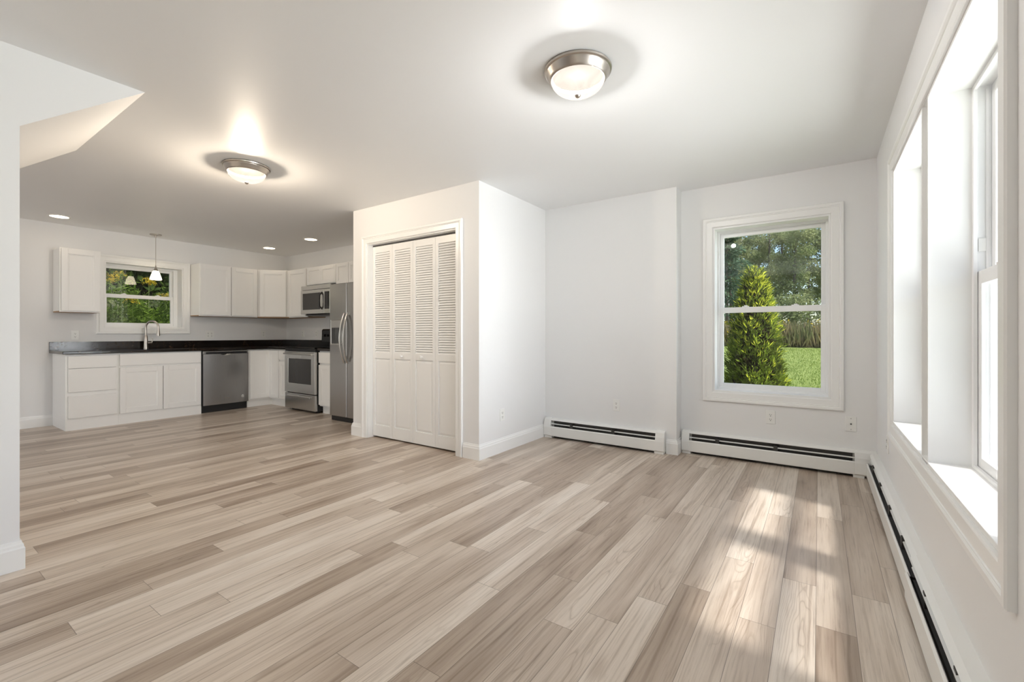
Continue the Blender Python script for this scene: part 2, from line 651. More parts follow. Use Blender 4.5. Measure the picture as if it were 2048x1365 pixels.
bm = B()
panel_wall(bm, YREAR - 0.2, YW + 0.3, 0, H, [(WY0, WY1, WZ0, WZ1), (-2.3, -0.4, WZ0, WZ1)], lambda u, z, d: (XR + d, u, z), 0.3)  # second hole is an added, unseen opening for the side fill lamp
structure('wall_right', bm, M['wall'], 'long white wall holding the deep double window', 'wall')
bm = B()
panel_wall(bm, JX, XR + 0.02, 0, H, [(BX0, BX1, BZ0, BZ1)], lambda u, z, d: (u, YW + d, z), 0.3)
structure('wall_back', bm, M['wall'], 'white wall around the garden window', 'wall')
bm = B()
panel_wall(bm, XK - 0.02, JX, 0, H, [], lambda u, z, d: (u, YB + d, z), 0.3)
structure('wall_kitchen_end', bm, M['wall'], 'white wall behind the range and on past the closet', 'wall')
bm = B()
panel_wall(bm, YREAR - 0.2, YB + 0.3, 0, H, [(KY0, KY1, KZ0, KZ1)], lambda u, z, d: (XK - d, u, z), 0.34)
structure('wall_left', bm, M['wall'], 'white kitchen wall around the sink window', 'wall')
bm = B()
panel_wall(bm, XK - 0.3, XR + 0.3, 0, H, [(-7.1, -4.9, 0.05, 2.15)], lambda u, z, d: (u, YREAR - d, z), 0.2)  # hole is an added opening for the kitchen fill lamp
structure('wall_rear', bm, M['rear'], 'unseen wall behind the viewer, greyed to cut bounce light, with an added light opening', 'wall')

# closet block: front with the door opening, and the two sides
DX0, DX1, DZ1 = -3.955, -2.712, 2.054
bm = B()
panel_wall(bm, CX0, CX1, 0, H, [(DX0, DX1, -1, DZ1)], lambda u, z, d: (u, CY + d, z), 0.115)
box(bm, CX1 - 0.115, CX1, CY + 0.115, YB, 0, H)
box(bm, CX0, CX0 + 0.115, CY + 0.115, YB, 0, H)
structure('wall_closet', bm, M['wall'], 'white boxed out closet walls jutting into the room', 'wall')

# stair enclosure with its slanting underside
SX0, SX1, SY, SYT = -4.475, -3.085, 0.43, 0.903
ST_Z = 2.073
bm = B()
prism(bm, [(YREAR, 0), (SY, 0), (SY, ST_Z), (SYT, H), (YREAR, H)], 'x', SX0, SX1)
structure('wall_stair', bm, M['wall'], 'white stair wall with slanting underside up to the ceiling', 'wall')

# ------------------------------------------------------------------ baseboards
BASE = [(0, 0), (0.016, 0), (0.016, 0.098), (0.0125, 0.106), (0.0115, 0.116), (0.007, 0.124), (0.005, 0.134), (0, 0.134)]


def base_run(bm, p0, p1, nrm, e0=0.0, e1=0.0):
    """profile swept from p0 to p1 on the wall; nrm points into the room; e = 1 for an outer mitre"""
    p0, p1, nrm = Vector((*p0, 0)), Vector((*p1, 0)), Vector((*nrm, 0))
    t = (p1 - p0).normalized()
    a = [bm.verts.new(p0 + nrm * d - t * d * e0 + Vector((0, 0, z))) for d, z in BASE]
    b = [bm.verts.new(p1 + nrm * d + t * d * e1 + Vector((0, 0, z))) for d, z in BASE]
    n = len(BASE)
    for i in range(n):
        j = (i + 1) % n
        bm.faces.new((a[i], a[j], b[j], b[i]))
    bm.faces.new(a[::-1])
    bm.faces.new(b)


bm = B()
base_run(bm, (CX0, CY), (-4.043, CY), (0, -1), 1, 0)
base_run(bm, (CX0, CY), (CX0, YB - 0.8), (-1, 0), 1, 0)
base_run(bm, (-2.619, CY), (CX1, CY), (0, -1), 0, 1)
base_run(bm, (CX1, CY), (CX1, YB), (1, 0), 1, 0)
structure('baseboard_closet', bm, M['trim'], 'white baseboard along the foot of the closet', 'baseboard')
bm = B()
base_run(bm, (-1.160, YB), (JX, YB), (0, -1), 0, 1)
base_run(bm, (JX, YB), (JX, YW - 0.005), (1, 0), 1, 0)
structure('baseboard_back', bm, M['trim'], 'short white baseboard piece at the wall step between heaters', 'baseboard')
bm = B()
base_run(bm, (XK, YREAR), (XK, 1.338), (1, 0))
structure('baseboard_left', bm, M['trim'], 'white baseboard on the kitchen wall beside the drawer cabinet', 'baseboard')
bm = B()
base_run(bm, (SX1, YREAR), (SX1, SY), (1, 0), 0, 1)
base_run(bm, (SX1, SY), (SX0, SY), (0, 1), 1, 1)
structure('baseboard_stair', bm, M['trim'], 'white baseboard wrapping the end of the stair wall', 'baseboard')

# ------------------------------------------------------------------ casings
CAS = [(0.004, 0), (0.004, 0.011), (0.010, 0.014), (0.052, 0.015), (0.055, 0.019), (0.060, 0.017), (0.066, 0.022), (0.083, 0.022), (0.087, 0.017), (0.087, 0)]


def casing(name, x0, x1, z0, z1, loc, rz, label, legs=False, depth=0.0, prof=CAS):
    bm = B()
    frame(bm, x0, x1, z0, z1, prof, 0.0, legs)
    o = structure(name, bm, M['trim'], label, 'trim')
    o.location = loc
    o.rotation_euler = (0, 0, R(rz))
    return o


CAS_R = [(d, h * 0.95) for d, h in CAS]
casing('trim_1', BX0, BX1, BZ0, BZ1, (0, YW, 0), 0, 'white mitred casing around the garden window')
casing('trim_2', -WY1, -WY0, WZ0, WZ1, (XR, 0, 0), -90, 'white mitred casing around the double window', prof=CAS_R)
casing('trim_3', KY0, KY1, KZ0, KZ1, (XK, 0, 0), 90, 'white mitred casing around the sink window')
casing('trim_4', DX0, DX1, 0, DZ1, (0, CY, 0), 0, 'white casing around the closet door opening', legs=True, prof=[(d * 0.96, h) for d, h in CAS])


# ------------------------------------------------------------------ windows
def window(name, W, Hh, depth, loc, rz, label, pane, screen=False, stool=True, inset=0.0):
    """local: x across (0..W), y outward positive, z from 0 up"""
    root = empty(name, loc, rz, label=label, cat='window', kind='structure')
    bm = B()                                            # jamb boards lining the opening
    t = 0.012
    y0, y1 = -0.001, depth
    box(bm, 0, t, y0, y1, 0, Hh)
    box(bm, W - t, W, y0, y1, 0, Hh)
    box(bm, t, W - t, y0, y1, Hh - t, Hh)
    box(bm, t, W - t, y0, y1, 0, t)
    obj('jamb_lining', bm, M['trim'], root)
    fw = 0.030
    bm = B()
    i = inset

    def ring(x0, x1, z0, z1, w, ya, yb, wb=None, wt=None):
        wb = w if wb is None else wb
        wt = w if wt is None else wt
        box(bm, x0, x0 + w, ya, yb, z0, z1)
        box(bm, x1 - w, x1, ya, yb, z0, z1)
        box(bm, x0 + w, x1 - w, ya, yb, z0, z0 + wb)
        box(bm, x0 + w, x1 - w, ya, yb, z1 - wt, z1)
    ring(0, W - i, 0, Hh, fw, depth, depth + 0.012)
    ring(0, W - i, 0, Hh, fw - 0.012, depth + 0.012, depth + 0.10)
    if i:
        box(bm, W - i, W, depth, depth + 0.1, 0, Hh)
    # balance covers: slim ribs in the side tracks of the upper half
    box(bm, 0.018, 0.024, depth + 0.036, depth + 0.044, Hh * 0.5, Hh - 0.03)
    box(bm, W - i - 0.024, W - i - 0.018, depth + 0.036, depth + 0.044, Hh * 0.5, Hh - 0.03)
    obj('window_frame', bm, M['vinyl'], root, bevel=0.0015)
    mid = Hh * 0.5
    sx0, sx1 = 0.020, W - i - 0.020
    # upper sash, outer track
    bm = B()
    ring(sx0, sx1, mid - 0.022, Hh - 0.02, 0.040, depth + 0.052, depth + 0.080, 0.040, 0.042)
    us = obj('upper_sash', bm, M['vinyl'], root, bevel=0.0025)
    bm = B()
    box(bm, sx0 + 0.038, sx1 - 0.038, depth + 0.064, depth + 0.068, mid + 0.014, Hh - 0.058)
    obj('glass_pane', bm, pane, us, label='clear upper glass pane')
    # lower sash, inner track
    bm = B()
    ring(sx0, sx1, 0.02, mid + 0.024, 0.042, depth + 0.014, depth + 0.042, 0.046, 0.050)
    ls = obj('lower_sash', bm, M['vinyl'], root, bevel=0.0025)
    bm = B()
    box(bm, sx0 + 0.040, sx1 - 0.040, depth + 0.026, depth + 0.030, 0.064, mid - 0.024)
    obj('glass_pane', bm, pane, ls, label='clear lower glass pane')
    bm = B()
    for cx in (W * 0.28, W * 0.72):                     # sash locks on the meeting rail
        box(bm, cx - 0.028, cx + 0.028, depth + 0.016, depth + 0.040, mid + 0.024, mid + 0.032)
        box(bm, cx - 0.010, cx + 0.016, depth + 0.018, depth + 0.034, mid + 0.032, mid + 0.040)
    obj('sash_lock', bm, M['vinyl'], ls, bevel=0.002)
    bm = B()                                            # vent stops with screws on the upper tracks
    for cx in (0.020, W - i - 0.024):
        box(bm, cx, cx + 0.004, depth + 0.016, depth + 0.036, mid + 0.10, mid + 0.15)
    obj('vent_stop', bm, M['plastic'], root)
    if screen:
        bm = B()
        box(bm, 0.02, W - i - 0.02, depth + 0.088, depth + 0.0895, 0.02, mid)
        obj('insect_screen', bm, M['screen'], root, label='fine insect screen over the lower half')
    return root


window('window_1', BX1 - BX0, BZ1 - BZ0, 0.125, (BX0, YW, BZ0), 0, 'white double hung window looking onto lawn and conifer', M['pane'])
MW = 0.112                                                # mullion post
MY = 2.501
window('window_2', WY1 - (MY + MW / 2), WZ1 - WZ0, 0.125, (XR, WY1, WZ0), -90, 'white double hung window beyond the mullion post in the deep opening', M['panetint'], True)
window('window_3', (MY - MW / 2) - WY0, WZ1 - WZ0, 0.125, (XR, MY - MW / 2, WZ0), -90, 'white double hung window on the viewer side of the mullion post', M['panetint'], True)
window('window_4', KY1 - KY0, KZ1 - KZ0, 0.165, (XK, KY0, KZ0), 90, 'white double hung window above the kitchen sink', M['pane'], inset=0.03)
bm = B()
box(bm, XR + 0.043, XR + 0.30, MY - MW / 2 + 0.001, MY + MW / 2 - 0.001, WZ0, WZ1)
structure('trim_5', bm, M['trim'], 'white mullion post between the two deep windows', 'trim', bevel=0.003)
bm = B()
box(bm, XR - 0.004, XR + 0.126, WY0 + 0.012, WY1 - 0.012, WZ0 + 0.012, WZ0 + 0.018)
structure('trim_6', bm, M['trim'], 'white sill board along the foot of the double window', 'sill', bevel=0.002)

# ------------------------------------------------------------------ closet bifold door
door = empty('door_1', ((DX0 + DX1) / 2, CY + 0.063, 0), 0, label='white louvered bifold closet door of four leaves', cat='door', kind='structure')
DW = (DX1 - DX0 - 0.016) / 4


def bifold_leaf(k, x0):
    bm = B()
    x1 = x0 + DW - 0.003
    z0, z1 = 0.016, 2.030
    st = 0.036
    y0, y1 = 0.0, 0.030
    box(bm, x0, x0 + st, y0, y1, z0, z1)
    box(bm, x1 - st, x1, y0, y1, z0, z1)
    for a, b in ((z0, 0.135), (0.842, 0.905), (1.962, z1)):
        box(bm, x0 + st, x1 - st, y0, y1, a, b)
    n = 45
    for i in range(n):
        zc = 0.905 + (i + 0.5) * (1.962 - 0.905) / n
        prism(bm, [(0.002, zc - 0.0120), (0.007, zc - 0.0135), (0.023, zc + 0.0120), (0.018, zc + 0.0140)], 'x', x0 + st, x1 - st)
    # raised lower panel with sloped edges
    a0, a1, b0, b1 = x0 + st, x1 - st, 0.135, 0.842
    box(bm, a0, a1, 0.012, 0.020, b0, b1)
    m = 0.026
    q = [bm.verts.new(p) for p in ((a0 + 0.006, 0.012, b0 + 0.006), (a1 - 0.006, 0.012, b0 + 0.006), (a1 - 0.006, 0.012, b1 - 0.006), (a0 + 0.006, 0.012, b1 - 0.006),
                                   (a0 + m, 0.004, b0 + m), (a1 - m, 0.004, b0 + m), (a1 - m, 0.004, b1 - m), (a0 + m, 0.004, b1 - m))]
    for f in ((0, 1, 5, 4), (1, 2, 6, 5), (2, 3, 7, 6), (3, 0, 4, 7), (4, 5, 6, 7)):
        bm.faces.new([q[i] for i in f])
    o = obj('door_leaf', bm, M['trim'], door, bevel=0.0012)
    if k in (1, 2):
        xk = x0 + (DW * 0.5 if k == 1 else DW * 0.42)
        bm = B()
        lathe(bm, [(0.009, 0), (0.008, 0.012), (0.015, 0.020), (0.018, 0.028), (0.014, 0.035), (0, 0.037)], 24)
        bmesh.ops.rotate(bm, verts=bm.verts, cent=(0, 0, 0), matrix=Matrix.Rotation(R(90), 3, 'X'))
        bmesh.ops.translate(bm, verts=bm.verts, vec=(xk, 0.001, 0.874))
        obj('door_knob', bm, M['trim'], o, smooth=True)


for k in range(4):
    bifold_leaf(k, -2 * DW + k * DW)
bm = B()
w = (DX1 - DX0) / 2
box(bm, -w, -w + 0.006, -0.062, 0.05, 0, DZ1)
box(bm, w - 0.006, w, -0.062, 0.05, 0, DZ1)
box(bm, -w + 0.006, w - 0.006, -0.062, 0.05, DZ1 - 0.006, DZ1)
obj('door_jamb', bm, M['trim'], door)
bm = B()
box(bm, -w + 0.007, w - 0.007, 0.002, 0.030, DZ1 - 0.018, DZ1 - 0.006)
obj('track', bm, M['track'], door, label='dark metal track over the leaves')


# ------------------------------------------------------------------ wall plates
def outlet_parts(root, gang=1):
    w = 0.035 if gang == 1 else 0.058
    bm = B()
    box(bm, -w, w, -0.006, 0, -0.057, 0.057)
    obj('cover_plate', bm, M['plastic'], root, bevel=0.0025)
    for cx in ([0] if gang == 1 else [-0.023, 0.023]):
        for cz in (-0.0195, 0.0195):
            bm = B()
            n = 20
            prism(bm, [(cx + 0.0165 * max(-0.8, min(0.8, math.cos(2 * PI * i / n) * 1.15)), cz + 0.0145 * math.sin(2 * PI * i / n)) for i in range(n)], 'y', -0.0085, -0.005)
            s = obj('socket', bm, M['plastic'], root)
            bm = B()
            box(bm, cx - 0.0075, cx - 0.0050, -0.0092, -0.008, cz - 0.001, cz + 0.0085)
            box(bm, cx + 0.0045, cx + 0.0070, -0.0092, -0.008, cz - 0.001, cz + 0.0075)
            box(bm, cx - 0.003, cx + 0.003, -0.0092, -0.008, cz - 0.0105, cz - 0.005)
            obj('slots', bm, M['slot'], s, label='dark plug slots')


def outlet(loc, rz, label):
    return empty('wall_outlet', loc, rz, label=label, cat='outlet', group='duplex wall outlets')


o1 = outlet((-1.64, YB, 0.401), 0, 'white duplex outlet above the shorter back heater')
outlet_parts(o1)
index_kids()
for loc, rz, lab in (((-0.34, YW, 0.394), 0, 'white duplex outlet directly under the garden window'),
                     ((CX1, 3.405, 0.345), 90, 'white duplex outlet low on the closet side wall'),
                     ((XR, 3.70, 0.40), -90, 'white duplex outlet under the double window near the room corner'),
                     ((XK, 1.529, 1.086), 90, 'white duplex outlet over the drawer end of the counter'),
                     ((XK, 3.815, 1.105), 90, 'white duplex outlet under the diagonal corner cabinet'),
                     ((-7.11, YB, 1.105), 0, 'white duplex outlet on the range wall nearest the counter corner'),
                     ((-6.72, YB, 1.105), 0, 'white duplex outlet on the range wall beside the range back panel')):
    c = copy_tree(o1)
    c.location = loc
    c.rotation_euler = (0, 0, R(rz))
    c['label'] = lab
o2 = empty('wall_outlet', (XK, 3.02, 1.093), 90, label='wide double outlet plate over the counter past the sink window', cat='outlet')
outlet_parts(o2, 2)
jk = empty('cable_jack', (0.205, YW, 0.398), 0, label='white wall plate with one cable socket beside the garden window', cat='wall plate')
bm = B()
box(bm, -0.035, 0.035, -0.006, 0, -0.057, 0.057)
obj('cover_plate', bm, M['plastic'], jk, bevel=0.0025)
bm = B()
lathe(bm, [(0.0055, 0), (0.0055, 0.012), (0.003, 0.0125), (0, 0.0125)], 12)
bmesh.ops.rotate(bm, verts=bm.verts, cent=(0, 0, 0), matrix=Matrix.Rotation(R(90), 3, 'X'))
obj('socket', bm, M['slot'], jk, label='dark round cable socket')
for z in (-0.042, 0.042):
    bm = B()
    box(bm, -0.003, 0.003, -0.0068, -0.005, z - 0.003, z + 0.003)
    obj('screw', bm, M['sticker'], jk)

# ------------------------------------------------------------------ baseboard heaters
CAPP = [(0, 0.02), (-0.060, 0.02), (-0.070, 0.030), (-0.070, 0.112), (-0.064, 0.150), (-0.050, 0.192), (-0.030, 0.206), (0, 0.208)]
HOOD = [(0, 0.203), (-0.032, 0.199), (-0.050, 0.186), (-0.048, 0.183), (-0.030, 0.195), (-0.002, 0.198), (-0.002, 0.02), (0, 0.02)]
FRONT = [(-0.062, 0.022), (-0.067, 0.026), (-0.067, 0.116), (-0.060, 0.124), (-0.057, 0.122), (-0.063, 0.114), (-0.063, 0.028), (-0.060, 0.026)]
DAMP = [(-0.034, 0.152), (-0.046, 0.147), (-0.046, 0.144), (-0.034, 0.149)]
CORE = [(-0.012, 0.055), (-0.052, 0.055), (-0.052, 0.112), (-0.012, 0.112)]


def heater_section(root, x0, x1, grow=0.0, hood='hood', front='front_cover'):
    def g(p):
        return [(y - (grow if y < -0.02 else 0), z + (grow if z > 0.1 else 0)) for y, z in p]
    for nm, prof, mm in ((hood, HOOD, M['heater']), (front, FRONT, M['heater']), ('damper_blade', DAMP, M['heater'])):
        bm = B()
        prism(bm, g(prof), 'x', x0, x1)
        obj(nm, bm, mm, root)
    bm = B()
    prism(bm, CORE, 'x', x0 + 0.02, x1 - 0.02)
    box(bm, x0 + 0.01, x1 - 0.01, -0.005, -0.002, 0.0, 0.19)
    for i in range(int((x1 - x0) / 0.45)):
        xa = x0 + 0.22 + i * 0.45
        box(bm, xa, xa + 0.03, -0.050, -0.004, 0.112, 0.165)
    obj('fin_element', bm, M['finshade'], root, label='heating fins and back plate darkened for the shaded slot')


def cap(root, x0, x1, nm='end_cap'):
    bm = B()
    prism(bm, CAPP, 'x', x0, x1)
    obj(nm, bm, M['heater'], root, bevel=0.002)


def foot(root, x0, x1):
    bm = B()
    box(bm, x0, x1, -0.058, -0.004, 0.0, 0.0195)
    obj('foot_bracket', bm, M['heater'], root)


h1 = empty('baseboard_heater', (0, YB, 0), 0, label='white baseboard heater between the closet and the wall step', cat='heater', group='hot water baseboard heaters')
heater_section(h1, -2.345, -1.245)
cap(h1, -2.427, -2.345)
cap(h1, -1.245, -1.163)
foot(h1, -2.420, -2.335)
foot(h1, -1.255, -1.170)
h2 = empty('baseboard_heater', (0, YW, 0), 0, label='white baseboard heater under the garden window', cat='heater', group='hot water baseboard heaters')
heater_section(h2, -0.985, 0.225)
cap(h2, JX + 0.019, -0.985)
cap(h2, 0.225, XR - 0.002, 'corner_cover')
foot(h2, JX + 0.022, -0.975)
foot(h2, 0.215, 0.285)
h3 = empty('baseboard_heater', (XR, 0, 0), -90, label='long white baseboard heater under the double window with a sleeve joint', cat='heater', group='hot water baseboard heaters')
heater_section(h3, -(YW - 0.072), -2.40)
heater_section(h3, -2.415, -0.10, 0.007)
cap(h3, -0.10, -0.02)
foot(h3, -2.45, -2.38)
foot(h3, -0.10, -0.02)
foot(h3, -4.25, -4.20)


# ------------------------------------------------------------------ ceiling lamps
def flush_lamp(loc, label, m, ring, watts, tint, drop):
    root = empty('ceiling_lamp', loc, 0, label=label, cat='ceiling lamp', group='flush domed ceiling lamps')
    bm = B()
    lathe(bm, [(0.13, 0), (0.166, 0), (0.170, -0.006), (0.168, -0.014), (0.160, -0.018), (0.158, -0.024), (0.152, -0.030), (0.146, -0.046), (0.139, -0.054), (0.136, -0.056), (0.130, -0.052), (0.126, -0.04)], 64, cap=False)
    obj('metal_rim', bm, ring, root, smooth=True)
    bm = B()
    lathe(bm, [(0, -0.030), (0.128, -0.030), (0.128, -0.026), (0, -0.026)], 40)
    obj('glare_plate', bm, M['pan'], root)  # added black disc that hides the glaring ceiling behind the glass
    bm = B()
    prof = [(0.1345 * math.cos(a), -0.052 - 0.075 * math.sin(a)) for a in [i * PI / 2 / 16 for i in range(17)]]
    prof[-1] = (0, prof[-1][1])
    lathe(bm, prof, 64, cap=False)
    obj('glass_dome', bm, m, root, smooth=True)
    bm = B()
    lathe(bm, [(0.013, -0.124), (0.015, -0.130), (0.012, -0.137), (0.006, -0.142), (0, -0.143)], 20)
    obj('finial', bm, M['nickel'], root, smooth=True)
    b = lamp('bulb', 'POINT', (0.0, 0.0, drop), watts, tint, shadow_soft_size=0.028)
    b.parent = root
    return root


flush_lamp((-1.010, 2.065, H), 'domed flush ceiling lamp in front of the closet corner, nearer the garden window', M['domew'], M['nickel'], 98, (1.0, 0.985, 0.97), -0.078)
flush_lamp((-3.775, 1.760, H), 'domed flush ceiling lamp between the stair underside and the kitchen', M['dome'], M['nickel'], 172, (1.0, 0.845, 0.66), -0.084)
for loc, lab in (((-7.13, 1.30), 'round recessed downlight above the wall cabinet by the stair'),
                 ((-7.05, 3.62), 'round recessed downlight above the diagonal corner cabinet'),
                 ((-5.92, 3.62), 'round recessed downlight in front of the microwave')):
    root = empty('recessed_light', (*loc, H), 0, label=lab, cat='recessed light', group='recessed kitchen downlights')
    bm = B()
    lathe(bm, [(0.098, 0), (0.098, -0.003), (0.080, -0.006), (0.078, -0.003), (0.078, 0)], 40, cap=False)
    obj('trim_ring', bm, M['plastic'], root, smooth=True)
    bm = B()
    lathe(bm, [(0.079, -0.001), (0.079, -0.0035), (0, -0.0035)], 40)
    obj('lens', bm, M['can'], root, label='glowing round lens')

root = empty('pendant_lamp', (-7.36, 2.27, H), 0, label='small pendant lamp with lit glass shade above the sink', cat='pendant lamp')
bm = B()
lathe(bm, [(0, 0), (0.066, 0), (0.066, -0.008), (0.058, -0.014), (0.012, -0.018), (0.010, -0.035), (0, -0.035)], 36, cap=False)
obj('canopy', bm, M['nickel'], root, smooth=True)
bm = B()
tube(bm, [(0, 0, -0.03), (0, 0, -0.44)], 0.0035, 8)
obj('cord', bm, M['nickel'], root)
bm = B()
lathe(bm, [(0, -0.42), (0.007, -0.42), (0.010, -0.445), (0.022, -0.475), (0.030, -0.490), (0.026, -0.496), (0, -0.496)], 28, cap=False)
obj('socket_cap', bm, M['nickel'], root, smooth=True)
bm = B()
lathe(bm, [(0.028, -0.490), (0.036, -0.505), (0.050, -0.545), (0.063, -0.590), (0.066, -0.606), (0.063, -0.608), (0.050, -0.57), (0.034, -0.51), (0.026, -0.494)], 36, cap=False)
obj('lamp_shade', bm, M['shade'], root, smooth=True, label='lit cone of white glass')


# ------------------------------------------------------------------ cabinets (local: x across, front faces -y, z up)
def shaker(x0, x1, z0, z1, yf, t=0.021, fr=0.056, flat=False):
    bm = B()
    yf = yf - 0.004                                      # the fronts stand a little proud of the box
    box(bm, x0 + 0.03, x1 - 0.03, yf, yf + 0.0035, z0 + 0.03, z1 - 0.03)
    if flat:
        box(bm, x0, x1, yf - t, yf, z0, z1)
        return bm
    box(bm, x0, x0 + fr, yf - t, yf, z0, z1)
    box(bm, x1 - fr, x1, yf - t, yf, z0, z1)
    box(bm, x0 + fr, x1 - fr, yf - t, yf, z0, z0 + fr)
    box(bm, x0 + fr, x1 - fr, yf - t, yf, z1 - fr, z1)
    box(bm, x0 + fr, x1 - fr, yf - t + 0.012, yf - 0.002, z0 + fr, z1 - fr)
    b = 0.010                                            # small inner step of the frame
    box(bm, x0 + fr, x0 + fr + b, yf - t + 0.005, yf - 0.003, z0 + fr, z1 - fr)
    box(bm, x1 - fr - b, x1 - fr, yf - t + 0.005, yf - 0.003, z0 + fr, z1 - fr)
    box(bm, x0 + fr + b, x1 - fr - b, yf - t + 0.005, yf - 0.003, z0 + fr, z0 + fr + b)
    box(bm, x0 + fr + b, x1 - fr - b, yf - t + 0.005, yf - 0.003, z1 - fr - b, z1 - fr)
    return bm


def door_part(root, x0, x1, z0, z1, yf, nm='cabinet_door', **kw):
    return obj(nm, shaker(x0, x1, z0, z1, yf, **kw), M['cab'], root, bevel=0.0015)


UPZ0, UPZ1, UD = 1.362, 2.117, 0.305


def wall_cab(loc, rz, w, label, z0=UPZ0, z1=UPZ1, d=UD, doors=1, group='white kitchen wall cabinets', edge=0.012, split=None, fr=0.056):
    root = empty('wall_cabinet', loc, rz, label=label, cat='cabinet', group=group)
    bm = B()
    box(bm, 0, w, -d, -0.002, z0 + 0.012, z1)
    obj('cabinet_box', bm, M['cab'], root, bevel=0.0015)
    bm = B()
    box(bm, 0.001, w - 0.001, -d + 0.004, -0.004, z0, z0 + 0.012)
    obj('bottom_panel', bm, M['wood'], root, label='raw wood underside')
    bm = B()
    box(bm, 0, w, -d - 0.002, -d + 0.016, z0, z0 + 0.020)
    obj('bottom_rail', bm, M['cab'], root)
    if doors == 1:
        door_part(root, edge, w - edge, z0 + 0.014, z1 - 0.012, -d - 0.002, fr=fr)
    else:
        m = split or w / 2
        door_part(root, edge, m - 0.0045, z0 + 0.014, z1 - 0.012, -d - 0.002, fr=fr)
        door_part(root, m + 0.0045, w - edge, z0 + 0.014, z1 - 0.012, -d - 0.002, fr=fr)
    return root


wall_cab((XK, 1.335, 0), 90, 0.365, 'white wall cabinet with one door, on the stair side of the sink window')
wall_cab((XK, 2.765, 0), 90, 0.805, 'white wall cabinet with two doors between sink window and corner', doors=2, split=0.415)
# diagonal corner cabinet
cc = empty('corner_wall_cabinet', (XK, YB, 0), 0, label='white diagonal wall cabinet filling the kitchen corner', cat='cabinet')
cy0 = 3.575 - YB
poly = [(0.002, -0.002), (0.002, cy0), (UD, cy0), (0.625, -UD), (0.625, -0.002)]
bm = B()
prism(bm, poly, 'z', UPZ0 + 0.012, UPZ1)
obj('cabinet_box', bm, M['cab'], cc, bevel=0.0015)
bm = B()
prism(bm, [(p[0] * 0.995, p[1] * 0.995) for p in poly], 'z', UPZ0, UPZ0 + 0.012)
obj('bottom_panel', bm, M['wood'], cc, label='raw wood underside')
dl = math.hypot(0.625 - UD, cy0 + UD)
ang = math.atan2(-UD - cy0, 0.625 - UD)
bm = shaker(0.040, dl - 0.040, UPZ0 + 0.014, UPZ1 - 0.012, -0.002)
bmesh.ops.rotate(bm, verts=bm.verts, cent=(0, 0, 0), matrix=Matrix.Rotation(ang, 3, 'Z'))
bmesh.ops.translate(bm, verts=bm.verts, vec=(UD, cy0, 0))
obj('cabinet_door', bm, M['cab'], cc, bevel=0.0015)

wall_cab((-6.990, YB, 0), 0, 0.520, 'white wall cabinet with one door between corner cabinet and microwave')
# over the microwave: one wide door front with two panels
rt = empty('wall_cabinet', (-6.465, YB, 0), 0, label='short white wall cabinet directly above the microwave', cat='cabinet', group='white kitchen wall cabinets')
bm = B()
box(bm, 0, 0.740, -UD, -0.002, 1.838, UPZ1)
obj('cabinet_box', bm, M['cab'], rt, bevel=0.0015)
bm = B()
x0, x1, z0, z1, yf, f = 0.008, 0.732, 1.846, UPZ1 - 0.012, -UD - 0.002, 0.05
box(bm, x0, x1, yf - 0.009, yf, z0, z1)
for a, b in ((x0, x0 + f), (0.37 - 0.045, 0.37 + 0.045), (x1 - f, x1)):
    box(bm, a, b, yf - 0.019, yf - 0.009, z0, z1)
for a, b in ((z0, z0 + f), (z1 - f, z1)):
    box(bm, x0 + f, 0.325, yf - 0.019, yf - 0.009, a, b)
    box(bm, 0.415, x1 - f, yf - 0.019, yf - 0.009, a, b)
obj('cabinet_door', bm, M['cab'], rt, bevel=0.0015)
wall_cab((-5.722, YB, 0), 0, 0.52, 'short white wall cabinet above the gap beside the fridge top', z0=1.80, doors=2, split=0.295, fr=0.045)
wall_cab((-5.198, YB, 0), 0, 0.998, 'short white wall cabinet directly over the fridge, partly behind the closet', z0=1.80, doors=2, fr=0.045)

# base cabinets
BZ, BT, BD = 0.105, 0.870, 0.590


def base_cab(loc, rz, w, label, toe=0.018):
    root = empty('base_cabinet', loc, rz, label=label, cat='cabinet', group='white kitchen base cabinets')
    bm = B()
    box(bm, 0, w, -BD, -0.002, BZ, BT - 0.001)
    obj('cabinet_box', bm, M['cab'], root, bevel=0.0015)
    bm = B()
    box(bm, 0.0, w, -BD + toe, -0.002, 0, BZ)
    obj('toe_kick', bm, M['cab'], root)
    return root


def front(root, nm, x0, x1, z0, z1, flat=False, fr=0.056):
    return door_part(root, x0, x1, z0, z1, -BD - 0.001, nm, flat=flat, fr=fr)


b1 = base_cab((XK, 1.330, 0), 90, 0.462, 'white base cabinet with three drawers at the open counter end', -0.004)
for z0, z1 in ((0.708, 0.848), (0.436, 0.702), (0.138, 0.390)):
    front(b1, 'drawer_front', 0.020, 0.438, z0, z1, True)
b2 = base_cab((XK, 1.793, 0), 90, 0.888, 'white sink base cabinet with two doors and a false drawer front', -0.004)
front(b2, 'drawer_front', 0.012, 0.878, 0.714, 0.856, True)
front(b2, 'cabinet_door', 0.012, 0.442, 0.132, 0.690)
front(b2, 'cabinet_door', 0.450, 0.878, 0.132, 0.690)
